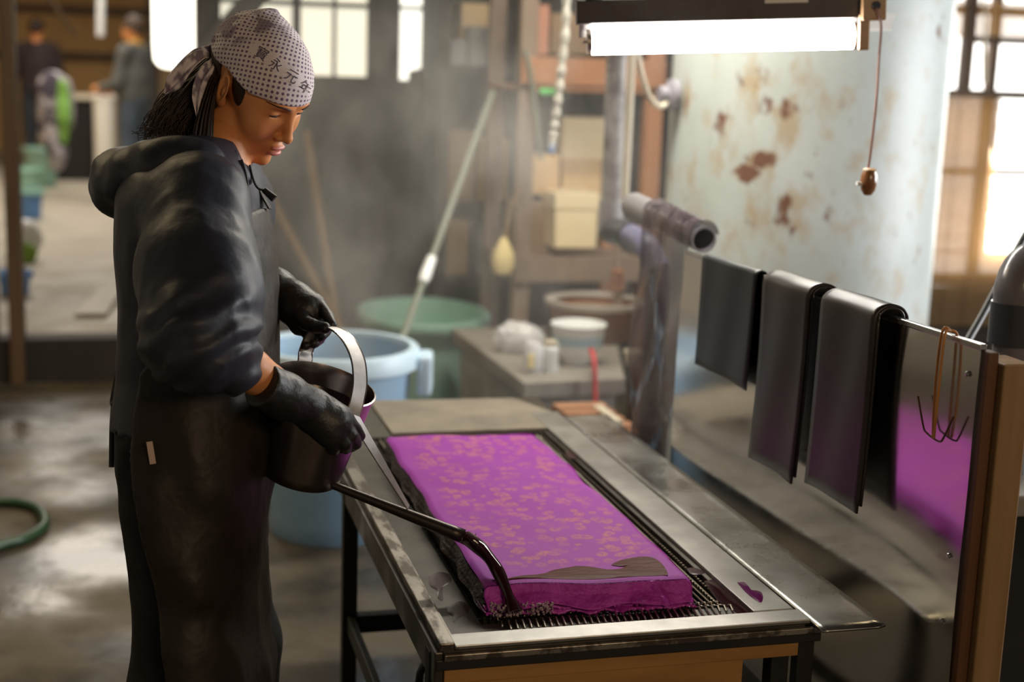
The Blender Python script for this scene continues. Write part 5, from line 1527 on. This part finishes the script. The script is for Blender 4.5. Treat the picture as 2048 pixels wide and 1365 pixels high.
# hanging things in front of the rack
gt = thing('glassy_tube', PY(1118, 150, 4.6), 'long wet glassy tube hanging in front of the rack', 'tube')
pts = spline([PY(1134, -60, 4.6), PY(1132, 40, 4.6), PY(1124, 130, 4.6), PY(1116, 200, 4.6), PY(1108, 260, 4.6), PY(1104, 292, 4.6)], 8)
mb = MB(); mb.tube(pts, [.013*(1+.25*math.sin(i*1.9)) for i in range(len(pts))], 12); mb.build('tube', M_glass_line, gt, smooth=True)
mb = MB(); mb.cyl(PY(1105, 284, 4.6), PY(1102, 305, 4.6), .012, n=12); mb.build('blue_tip', M_blue, gt, smooth=True)
mb = MB(); mb.box(PY(1098, 184, 4.62), (.065, .02, .022)); mb.build('green_clip', M_brightgreen, gt, bevel=.004)
lw = thing('grey_rope', PY(1075, 230, 5.3), 'thin grey rope hooked over the rack crossbar', 'rope')
mb = MB(); mb.tube(spline([PY(1048, 106, 5.58), PY(1054, 112, 5.548), PY(1066, 180, 5.535), PY(1074, 240, 5.53), PY(1082, 318, 5.53)], 6), .010, 8); mb.build('strand', M_polegreen, lw, smooth=True)

# ---- tubs and buckets on the floor
def tub(name, c, r_top, r_bot, h, m_, label, rim=.02, rimh=.05, m_rim=None, cat='bucket', handles=0, parent_cat=None, ribs=0, inner=None, squash=1):
    root = thing(name, c, label, cat)
    prof = [(0, 0), (r_bot, 0), (r_bot+.004, .008)]
    n_ = 10
    for i in range(1, n_+1): t = i/n_; prof.append((r_bot+(r_top-r_bot)*t, .008+(h-.008)*t))
    for i in range(n_, -1, -1): t = i/n_; prof.append((r_bot+(r_top-r_bot)*t-.008, .014+(h-.014)*t))
    prof.append((0, .014))
    mb = MB(); mb.lathe(prof, c, 56, squash=squash); mb.build('bucket_body', m_, root, smooth=True)
    mb = MB(); mb.lathe([(r_top-.006, h-rimh), (r_top+rim, h-rimh), (r_top+rim, h-.006), (r_top+rim-.008, h+.004), (r_top-.008, h+.004), (r_top-.010, h-.01)], c, 56, squash=squash)
    mb.build('rim', m_rim or m_, root, smooth=True)
    if inner:
        mb = MB(); mb.lathe([(0, h*.72), (r_bot+(r_top-r_bot)*.72-.009, h*.72)], c, 40, squash=squash); mb.build('contents', inner, root)
    for k in range(handles):
        a_ = k*math.pi-.25
        q = Vector(c)+Vector((math.cos(a_)*(r_top+rim+.018), math.sin(a_)*(r_top+rim+.018), h-rimh-.025))
        mb = MB(); mb.box(q, (.045, .13, .13), Matrix.Rotation(a_, 3, 'Z')); mb.build('handle', m_rim or m_, root, bevel=.012)
    return root
M_rimblue = mat('pale_blue_rim', (.55, .72, .86), .4)
tub('rubbish_bin', (.63, 4.42, 0), .245, .20, .605, M_binblue, 'pale blue plastic bin behind the watering can, with a broad rim and side handles', rim=.022, rimh=.055, cat='bin', handles=2, inner=M_void, m_rim=M_rimblue)
tub('oval_tub', (1.215, 5.90, 0), .262, .20, .45, M_teal, 'big pale green oval plastic tub behind the blue bin', rim=.02, rimh=.03, cat='tub', inner=M_teal, squash=1.30)
# poles
pl_ = thing('long_pole', (.75, 4.4, 0), 'grey-green pole with a white joint leaning from the blue bin towards the rack', 'pole')
p0, p1 = Vector((.715, 4.36, .30)), PY(985, 185, 5.4)
mb = MB(); mb.tube([p0, p0.lerp(p1, .5), p1], .013, 10); mb.build('shaft', M_polegreen, pl_, smooth=True)
ta, tb = .0, 0
def onpole(py):
    best = min(range(101), key=lambda k: abs(proj(p0.lerp(p1, k/100))[1]-py)); return p0.lerp(p1, best/100)
def proj(p):
    v = p-CAM; return 1024+FPX*v.dot(_R)/v.dot(_F), 682.5-FPX*v.dot(_U)/v.dot(_F)
mb = MB(); mb.tube([onpole(566), onpole(548), onpole(518)], [.017, .022, .018], 12); mb.build('joint', M_porc, pl_, smooth=True)
for lab, a, b in (('old bamboo cane leaning on the dark wall behind the jacket', (505, 330), (645, 590)), ('second bamboo cane, leaning steeper against the dark wall behind the blue bin', (612, 265), (668, 610))):
    cn = thing('bamboo_cane', PY(*b, 6.2), lab, 'cane')
    mb = MB(); mb.tube([PY(*a, 6.64), PY(*b, 6.2)*.999, PY(b[0]+(b[0]-a[0])*.5, b[1]+(b[1]-a[1])*.5, 5.98)], .020, 10); mb.build('cane', M_bamboo, cn, smooth=True)
db = thing('roof_brace', PY(470, 20, 6.4), 'dark diagonal timber brace crossing the paper window', 'brace')
mb = MB(); mb.strap([PY(395, 130, 6.58), PY(530, -30, 6.58), PY(640, -160, 6.58)], (1, 0, .6), .10, .10); mb.build('timber', M_blackwood, db)

# ---- bench with bowl, jars and cauldron
ZB = .45
bn = thing('concrete_bench', (1.66, 5.0, 0), 'low grey concrete bench with a pale front, right of the green tub', 'bench')
mb = MB()
mb.add([(1.25, 5.50, ZB), (1.275, 4.50, ZB), (1.65, 4.53, ZB), (1.94, 5.5, ZB), (1.25, 5.50, ZB-.06), (1.275, 4.50, ZB-.06), (1.65, 4.53, ZB-.06), (1.94, 5.5, ZB-.06)], [(0, 1, 2, 3), (7, 6, 5, 4), (0, 4, 5, 1), (1, 5, 6, 2), (2, 6, 7, 3), (3, 7, 4, 0)])
mb.build('bench_top', M_bench, bn, bevel=.006)
mb = MB()
mb.add([(1.28, 5.46, ZB-.0605), (1.31, 4.54, ZB-.0605), (1.63, 4.57, ZB-.0605), (1.91, 5.46, ZB-.0605), (1.28, 5.46, 0), (1.31, 4.54, 0), (1.63, 4.57, 0), (1.91, 5.46, 0)], [(0, 1, 2, 3), (7, 6, 5, 4), (0, 4, 5, 1), (1, 5, 6, 2), (2, 6, 7, 3), (3, 7, 4, 0)])
mb.build('plinth', M_benchwhite, bn)
bw = thing('white_bowl', (1.565, 4.78, ZB), 'white bowl with a faint blue motif standing on the concrete bench', 'bowl')
c = PY(1155, 712, 4.78); c = Vector((c.x, 4.78, ZB))
mb = MB(); rb = .098
mb.lathe([(0, 0), (.050, 0), (.055, .02), (.060, .022), (.085, .07), (rb, .142), (rb+.004, .147), (rb-.002, .149), (rb-.008, .142), (.077, .07), (.05, .03), (0, .028)], c, 48); mb.build('bowl_body', M_porc, bw, smooth=True)
mb = MB(); mb.lathe([(.0868, .074), (.0895, .080), (.0935, .106), (.0925, .102)], c, 48); mb.build('blue_band', M_porcblue, bw, smooth=True)
def small(name, px, py, Yv, prof, m_, label, cat, z=ZB):
    q = PY(px, py, Yv); q = Vector((q.x, Yv, z))
    r = thing(name, q, label, cat); mb = MB(); mb.lathe(prof, q, 28); mb.build('body', m_, r, smooth=True); return r, q
r, q = small('white_jar', 1100, 740, 4.66, [(0, 0), (.026, 0), (.028, .01), (.028, .085), (.022, .092), (0, .092)], M_porc, 'small white lidded jar on the bench before the bowl', 'jar')
mb = MB(); mb.lathe([(.0235, .0925), (.0245, .094), (.0245, .108), (0, .109)], q, 24); mb.build('lid', M_cream, r, smooth=True)
r, q = small('glass_jar', 1066, 742, 4.66, [(0, 0), (.032, 0), (.034, .01), (.034, .09), (.025, .105), (0, .106)], M_film2, 'clear jar with a yellow label beside the white jar', 'jar')
mb = MB(); mb.box(q+Vector((-.018, -.031, .045)), (.022, .008, .05)); mb.build('yellow_label', M_brush, r, bevel=.002)
r, q = small('small_cup', 1264, 742, 4.72, [(0, 0), (.024, 0), (.036, .055), (.034, .055), (.022, .006), (0, .006)], M_cream, 'small cream cup at the right edge of the bench', 'cup')
# crumpled film on the bench
cpv = PY(1040, 668, 5.0); cpv = Vector((cpv.x, 5.0, ZB+.055))
kv, kf = surfnet(lambda p: ell(p, cpv, (.085, .06, .06))-.016*np.abs(vnoise(p*26, 3))-.02*vnoise(p*14, 9), A(cpv)-.14, A(cpv)+.14, .007)
kv[:, 2] = np.maximum(kv[:, 2], ZB+.001)
tag(np_obj('crumpled_plastic', kv, kf, M_film2, None, cpv), 'crumpled clear plastic sheet lying on the bench left of the bowl', 'plastic')
# stoneware cauldron and its rim
ct = thing('brown_vat', (1.93, 5.25, 0), 'wide brown stoneware vat with a grey rim behind the white bowl', 'vat')
c = PY(1192, 600, 5.25); zr = c.z; c = Vector((c.x, 5.25, ZB+.001)); h_ = zr-ZB
mb = MB(); rr = .192
mb.lathe([(0, 0), (.15, 0), (.165, .02), (rr-.01, h_*.7), (rr, h_-.02), (rr-.012, h_-.02), (rr-.02, h_*.5), (.15, .03), (0, .03)], c, 56); mb.build('vat_body', M_copper, ct, smooth=True)
mb = MB(); mb.lathe([(rr-.02, h_-.012), (rr+.008, h_-.014), (rr+.010, h_), (rr-.010, h_+.003), (rr-.02, h_-.012)], c, 56); mb.build('rim', M_rim, ct, smooth=True)
mb = MB(); mb.lathe([(0, h_*.7), (rr-.021, h_*.7)], c, 40); mb.build('liquid', mat('pale_lye', (.42, .38, .27), .15), ct)
ld = thing('wooden_paddle', (2.0, 5.25, .6), 'brown wooden paddle with a knotted grip standing in the vat', 'paddle')
q0 = PY(1236, 640, 5.25); q1 = PY(1234, 420, 5.28)
mb = MB(); mb.tube([q0-Vector((0, 0, .12)), q0, q1], .016, 10); mb.build('shaft', M_rackgrey, ld, smooth=True)
mb = MB(); k_ = PY(1236, 560, 5.25)
for dz in (-.03, 0, .03): mb.lathe([(0, -.018), (.03, -.008), (.034, 0), (.03, .01), (0, .018)], k_+Vector((0, 0, dz)), 14)
mb.build('grip', M_copper, ld, smooth=True)
rh = thing('red_tube', PY(1190, 760, 4.5), 'red rubber tube hanging down the front of the bench', 'tube')
mb = MB(); mb.tube(spline([PY(1182, 700, 4.60), PY(1188, 722, 4.50), PY(1190, 780, 4.48), PY(1191, 850, 4.46)], 6), .009, 10); mb.build('tube', M_red, rh, smooth=True)
cr_ = thing('slatted_crate', (1.5, 4.0, 0), 'slatted wooden crate with a pale strap behind the drip shelf', 'crate')
ca, cb_ = PY(1160, 905, 4.0), PY(1268, 850, 4.0)
mb = MB(); H_ = cb_.z
for k in range(5):
    z = H_-.035-k*.075
    if z < .03: break
    mb.box2((ca.x, 3.96, z-.025), (cb_.x, 3.985, z+.025)); mb.box2((ca.x, 4.30, z-.025), (cb_.x, 4.32, z+.025))
for k in range(4): y = 4.02+k*.085; mb.box2((ca.x, y-.03, H_-.012), (cb_.x, y+.03, H_))
mb.build('slats', M_rackwood, cr_, bevel=.002)
for x in (ca.x+.02, cb_.x-.02):
    mb = MB(); mb.box2((x-.015, 3.986, 0), (x+.015, 4.3, H_-.0125)); mb.build('end_post', M_rackwood, cr_)
mb = MB(); mb.strap([PY(1236, 842, 3.95)+Vector((0, .2, .0)), PY(1236, 846, 3.95)+Vector((0, .0, .004)), PY(1234, 905, 3.945)], (1, 0, 0), .03, .004); mb.build('strap', M_cream, cr_)

# ---- green hose on the floor
hs = [PZ(x, y, .015) for x, y in ((-90, 1120), (-40, 1105), (0, 1092), (50, 1078), (88, 1052), (80, 1022), (45, 1008), (0, 1005), (-60, 1012), (-120, 1030))]
mb = MB(); mb.tube(spline(hs, 8), .0155, 14)
tag(mb.build('garden_hose', M_green, None, smooth='all', origin=hs[4]), 'green garden hose looped on the wet floor at the left', 'hose')

# ---- beyond the door
def hall_thing(*a): return thing(*a)
zc_ = SILL
def bucket_px(name, px, pyb, wpx, hpx, m_, label, cat='bucket', **k):
    c = PZ(px, pyb, SILL); d = (c-CAM).dot(_F); s_ = d/FPX
    return tub(name, (c.x, c.y, SILL), wpx*s_/2, wpx*s_/2*.82, hpx*s_, m_, label, rim=.015, rimh=.03, cat=cat, **k), c, s_
bucket_px('plastic_bucket', 30, 588, 64, 46, M_blue, 'low blue bucket just inside the doorway, nearest the sill')
(root, c, s_) = bucket_px('plastic_bucket', 58, 437, 56, 58, M_blue, 'mid-blue bucket in the hall below the green ones', m_rim=M_mint)
bucket_px('plastic_bucket', 52, 396, 62, 60, M_mint, 'mint green bucket in front of the taller green bin in the hall')
bucket_px('tall_bin', 84, 374, 66, 78, M_teal, 'tall green bin by the hall wall, behind the mint bucket', cat='bin')
rb_, c, s_ = bucket_px('red_pot', 36, 408, 22, 30, M_red, 'small red pot among the hall buckets', cat='pot')
cb2 = PZ(52, 522, SILL)
kv, kf = surfnet(lambda p: ell(p, (cb2.x, cb2.y, SILL+.11), (.10, .09, .15))-.03*vnoise(p*9, 4), A((cb2.x, cb2.y, SILL+.12))-.24, A((cb2.x, cb2.y, SILL+.12))+.24, .012)
kv[:, 2] = np.maximum(kv[:, 2], SILL+.001)
bag = tag(np_obj('white_bag', kv, kf, M_porc, None, (cb2.x, cb2.y, SILL)), 'white sack with a green flap slumped on the hall floor by the door post', 'bag')
kv, kf = surfnet(lambda p: ell(p, (cb2.x-.02, cb2.y-.10, SILL+.06), (.10, .03, .08))-.01*vnoise(p*15, 6), A((cb2.x, cb2.y-.1, SILL+.06))-.16, A((cb2.x, cb2.y-.1, SILL+.06))+.16, .01)
kv[:, 2] = np.maximum(kv[:, 2], SILL+.002)
np_obj('green_flap', kv, kf, mat('leaf_green_plastic', (.2, .36, .04), .5), bag)
# paper lantern
M_lantern = mat('lit_paper_lantern', (.95, .9, .75), .7, emit=4.0, ecol=(1, .95, .80))
lc = PY(347, 45, 10.0)
lt_ = thing('paper_lantern', lc, 'bright oblong paper lantern hanging in the hall behind the ponytail', 'lantern')
mb = MB(); mb.lathe([(.04, -.30), (.09, -.29), (.125, -.25), (.132, -.15), (.133, .2), (.12, .27), (.06, .29), (0, .29)], lc, 36); mb.build('paper_shade', M_lantern, lt_, smooth=True)
mb = MB(); mb.lathe([(0, -.305), (.042, -.305), (.042, -.29), (0, -.29)], lc, 20); mb.cyl(lc+Vector((0, 0, .28)), lc+Vector((0, 0, 2.0)), .008, n=6); mb.build('cap', M_blackwood, lt_)
# counter and bright container
cn_ = PZ(165, 292, SILL); Yc = 15.2
a, b = PY(108, 292, Yc), PY(184, 192, Yc)
ctr = thing('hall_counter', ((a.x+b.x)/2, Yc+.3, SILL), 'dark counter with a pale top at the far end of the hall', 'counter')
mb = MB(); mb.box2((a.x, Yc, SILL), (b.x, Yc+.6, b.z-.04)); mb.build('cabinet', M_iron, ctr, bevel=.01)
mb = MB(); mb.box2((a.x-.05, Yc-.05, b.z-.0395), (b.x+.1, Yc+.65, b.z)); mb.build('counter_top', M_cream, ctr, bevel=.01)
M_bright = mat('sunlit_white_tub', (.85, .82, .74), .6, emit=.35, ecol=(1, .95, .8))
a, b = PY(188, 292, 14.6), PY(230, 192, 14.6)
tk = tub('white_drum', ((a.x+b.x)/2, 14.6+(b.x-a.x)/2, SILL), (b.x-a.x)/2, (b.x-a.x)/2*.95, b.z-SILL, mat('white_drum_plastic', (.9, .87, .78), .6), 'bright white drum beside the hall counter', rim=.01, rimh=.03, cat='drum')
a, b = PY(108, 180, Yc-.02), PY(150, 168, Yc)
# bundle of cloth with green
hb_ = PY(112, 240, 13.5)
def bund(p): return smin(chain(p, [PY(104, 165, 13.5), PY(108, 240, 13.5), PY(112, 330, 13.5)], [.10, .14, .07]), ell(p, PY(128, 215, 13.6), (.10, .1, .25)), .05)-.05*vnoise(p*7, 2)
kv, kf = surfnet(bund, A(hb_)-A((.4, .4, .75)), A(hb_)+A((.4, .4, .6)), .03)
kv[:, 2] = np.maximum(kv[:, 2], SILL)
M_bund = mat('patterned_cloth', (.45, .42, .45), .8, col2=(.06, .05, .07), nscale=5, nlo=.47, nhi=.55)
bo = tag(np_obj('cloth_bundle', kv, kf, M_bund, None, (hb_.x, hb_.y, SILL)), 'grey patterned cloth bundle with green stuff, beside the dark-clad figure in the hall', 'bundle')
kv, kf = surfnet(lambda p: ell(p, PY(128, 225, 13.4), (.055, .06, .27))-.04*vnoise(p*9, 7), A(PY(128, 225, 13.4))-A((.2, .2, .45)), A(PY(128, 225, 13.4))+A((.2, .2, .45)), .025)
np_obj('green_stuff', kv, kf, mat('leaf_green', (.2, .42, .08), .7), bo)
ht_ = thing('hanging_tube', PY(202, 20, 13.5), 'pale tube hanging from above in the hall', 'tube')
mb = MB(); mb.cyl(PY(203, -80, 13.5), PY(201, 72, 13.5), .035, n=12); mb.build('tube', M_porc, ht_, smooth=True)
pg_ = thing('overhead_pole', PY(130, 30, 12), 'thin slanting pole high in the hall', 'pole')
mb = MB(); mb.tube([PY(60, -60, 12.0), PY(150, 70, 12.5)], .02, 8); mb.build('pole', M_brownwood, pg_)
bd = thing('wooden_pallet', PZ(200, 600, SILL), 'pale wooden board lying on the hall floor near the sill', 'board')
mb = MB(); mb.add([PZ(150, 632, SILL+.012), PZ(212, 632, SILL+.012), PZ(250, 575, SILL+.012), PZ(205, 575, SILL+.012)], [(0, 1, 2, 3)]); mb.build('board', M_board, bd, solid=.022)

# two people working in the hall
def simple_person(pxh, pyh, Yv, facing, jm, tm, hm, label, arm, neck_m=None):
    hd = PY(pxh, pyh, Yv); foot = Vector((hd.x, hd.y, SILL)); H = hd.z-SILL; k = H/1.68
    a_ = math.radians(facing); f = Vector((math.cos(a_), math.sin(a_), 0)); l = Vector((-f.y, f.x, 0)); u = Vector((0, 0, 1))
    def W(x, y, z): return foot+(f*x+l*y+u*z)*k
    sh = [(W(0, s_*.18, 1.36), W(.05, s_*.23, 1.08), W(*arm[0 if s_ > 0 else 1])) for s_ in (1, -1)]
    Rz = np.array(Matrix.Rotation(a_, 3, 'Z'))
    def body(p):
        d = ell(p, W(.015, 0, 1.56), (.095*k, .075*k, .115*k), Rz); d = smin(d, ell(p, W(.06, 0, 1.51), (.045*k, .045*k, .06*k), Rz), .03)
        d = smin(d, ell(p, W(.105, 0, 1.535), (.02*k, .014*k, .02*k), Rz), .015)
        for s_ in (1, -1): d = smin(d, ell(p, W(.0, s_*.078, 1.55), (.02*k, .012*k, .03*k), Rz), .01)
        d = smin(d, cap(p, W(0, 0, 1.46), W(-.01, 0, 1.34), .05*k), .03)
        d = smin(d, ell(p, W(0, 0, 1.17), (.10*k, .155*k, .26*k), Rz), .05); d = smin(d, ell(p, W(0, 0, .93), (.105*k, .15*k, .13*k), Rz), .05)
        for s_, (a, e, w_) in zip((1, -1), sh):
            d = smin(d, cap(p, a, e, .045*k, .038*k), .03); d = smin(d, cap(p, e, w_, .038*k, .027*k), .02)
            hdv = (w_-e).normalized(); d = smin(d, ell(p, w_+hdv*.05*k, (.045*k, .03*k, .04*k)), .02)
            for q_ in (-1.5, -.5, .5, 1.5): d = smin(d, cap(p, w_+hdv*.08*k+l*q_*.018*k, w_+hdv*(.135-.008*abs(q_))*k+l*q_*.02*k-u*.02, .009*k), .006)
            d = smin(d, cap(p, w_+hdv*.03*k-l*s_*.03*k, w_+hdv*.085*k-l*s_*.05*k, .011*k), .008)
        for s_ in (1, -1):
            d = smin(d, cap(p, W(0, s_*.09, .88), W(.02, s_*.10, .47), .085*k, .055*k), .03); d = smin(d, cap(p, W(.02, s_*.10, .47), W(-.01, s_*.1, .08), .055*k, .04*k), .02)
            d = smin(d, cap(p, W(-.02, s_*.1, .04), W(.16, s_*.11, .03), .04*k, .03*k), .03)
        return np.maximum(d, SILL+.001-p[:, 2])
    lo, hi = A(foot)-A((.6, .6, .02)), A(foot)+A((.6, .6, H+.05))
    v, fc = surfnet(body, lo, hi, .014)
    o = np_obj('person', v, fc, M_skin, None, foot); tag(o, label, 'person')
    def jk(p):
        d = smin(ell(p, W(-.005, 0, 1.16), (.135*k, .19*k, .28*k), Rz), ell(p, W(0, 0, .95), (.135*k, .185*k, .14*k), Rz), .08)
        d = smin(d, cap(p, W(0, .12, 1.38), W(0, -.12, 1.38), .055*k), .05)
        for a, e, w_ in sh: d = smin(d, cap(p, a, e, .066*k, .058*k), .04); d = smin(d, cap(p, e, e.lerp(w_, .85), .058*k, .045*k), .02)
        return d-.012*vnoise(p*8, 3)
    v, fc = surfnet(jk, lo, hi, .015); np_obj('jacket', v, fc, jm, o)
    def tr(p):
        d = None
        for s_ in (1, -1):
            e = smin(cap(p, W(0, s_*.085, .92), W(.02, s_*.10, .47), .11*k, .085*k), cap(p, W(.02, s_*.10, .47), W(-.01, s_*.1, .1), .085*k, .07*k), .03); d = e if d is None else smin(d, e, .02)
        return np.maximum(smin(d, ell(p, W(-.01, 0, .93), (.125*k, .17*k, .1*k), Rz), .05)-.008*vnoise(p*9, 5), SILL+.03-p[:, 2])
    v, fc = surfnet(tr, lo, hi, .015); np_obj('trousers', v, fc, tm, o)
    def hr(p):
        d = ell(p, W(.0, 0, 1.585), (.108*k, .088*k, .110*k), Rz); q = (p-A(foot))/k
        x = q@A(f); return smax(smax(d, (1.535+.35*np.clip(x+.02, -.2, .3))-q[:, 2], .02), x-.09, .02)-.008*vnoise(p*30, 4)
    v, fc = surfnet(hr, lo, hi, .010); np_obj('hair', v, fc, hm, o)
    if neck_m:
        v, fc = surfnet(lambda p: smax(cap(p, W(0, 0, 1.44), W(-.005, 0, 1.38), .068*k, .085*k), -(p[:, 2]-W(0, 0, 1.375).z), .01)-.006*vnoise(p*20, 3), lo, hi, .012)
        np_obj('scarf', v, fc, neck_m, o)
    return o
M_fj1 = mat('dark_purple_jersey', (.030, .018, .02), .8); M_fj2 = mat('grey_fleece', (.085, .088, .085), .85, col2=(.12, .12, .11), nscale=6)
M_denim = mat('faded_denim', (.05, .075, .11), .8, col2=(.09, .12, .16), nscale=4); M_denim2 = mat('dark_denim', (.03, .035, .045), .8)
simple_person(72, 38, 16.5, 80, M_fj1, M_denim2, M_hair, 'person in a dark top and jeans standing at the far left of the hall', [(.25, .15, 1.02), (.1, -.25, .84)])
simple_person(268, 33, 13.2, 150, M_fj2, M_denim, mat('light_brown_hair', (.045, .022, .01), .6), 'person in a grey top with a mustard neck scarf at the hall counter', [(.30, .12, 1.02), (.30, -.12, 1.0)], mat('mustard_scarf', (.6, .33, .06), .8))

# added lamp above the picture, put in to brighten rack and bench
l2 = thing('fluorescent_lamp', (1.55, 4.35, 2.7), 'added unseen fluorescent lamp over the concrete bench and rack', 'lamp')
mb = MB(); mb.box2((.95, 4.30, 2.70), (2.15, 4.40, 2.76)); mb.build('housing', M_housing, l2, bevel=.005)
mb = MB(); mb.cyl((.97, 4.35, 2.67), (2.13, 4.35, 2.67), .016); mb.build('tube', mat('bench_fill_tube', (1, 1, 1), .4, emit=14, ecol=(1, .97, .92)), l2, smooth=True)
mb = MB()
for x in (1.1, 2.0): mb.cyl((x, 4.35, 2.76), (x, 4.35, 3.2), .005, n=6)
mb.build('hanger', M_iron, l2)

# ================================================================== STEAM
SV = bpy.data.materials.new('steam'); SV.use_nodes = True
N = SV.node_tree.nodes; L = SV.node_tree.links
for n in list(N): N.remove(n)
out = N.new('ShaderNodeOutputMaterial'); vs = N.new('ShaderNodeVolumePrincipled')
L.new(vs.outputs[0], out.inputs['Volume'])
vs.inputs['Color'].default_value = (.97, .94, .88, 1); vs.inputs['Anisotropy'].default_value = .15
tc = N.new('ShaderNodeTexCoord')
mp = N.new('ShaderNodeMapping'); mp.inputs['Scale'].default_value = (1, .8, .7); L.new(tc.outputs['Object'], mp.inputs[0])
nz = N.new('ShaderNodeTexNoise'); nz.inputs['Scale'].default_value = 4.5; nz.inputs['Detail'].default_value = 4; nz.inputs['Distortion'].default_value = .8
L.new(mp.outputs[0], nz.inputs['Vector'])
def mrange(s, a, b, lo, hi, smooth=True):
    r = N.new('ShaderNodeMapRange'); r.interpolation_type = 'SMOOTHSTEP' if smooth else 'LINEAR'
    r.inputs[1].default_value = a; r.inputs[2].default_value = b; r.inputs[3].default_value = lo; r.inputs[4].default_value = hi
    L.new(s, r.inputs[0]); return r.outputs[0]
def mul(a, b):
    n = N.new('ShaderNodeMath'); n.operation = 'MULTIPLY'
    for i, q in enumerate((a, b)):
        if isinstance(q, (int, float)): n.inputs[i].default_value = q
        else: L.new(q, n.inputs[i])
    return n.outputs[0]
sx = N.new('ShaderNodeSeparateXYZ'); L.new(tc.outputs['Object'], sx.inputs[0])
den = mrange(nz.outputs[0], .46, .63, .05, 1)
# object space: origin in the middle of the steam; fades out towards every side
for ax_, h_ in (('X', .75), ('Y', 1.35), ('Z', .72)):
    ab = N.new('ShaderNodeMath'); ab.operation = 'ABSOLUTE'; L.new(sx.outputs[ax_], ab.inputs[0])
    den = mul(den, mrange(ab.outputs[0], h_, h_*.35, 0, 1))
STEAM_DENSITY = .42
L.new(mul(den, STEAM_DENSITY), vs.inputs['Density'])
mb = MB(); SC = Vector((.72, 3.95, 1.12)); mb.box(SC, (1.5, 2.7, 1.44))
st = mb.build('steam', SV, None, origin=SC)
tag(st, 'pale steam drifting up from the table and across the dark wall', 'steam', kind='stuff')
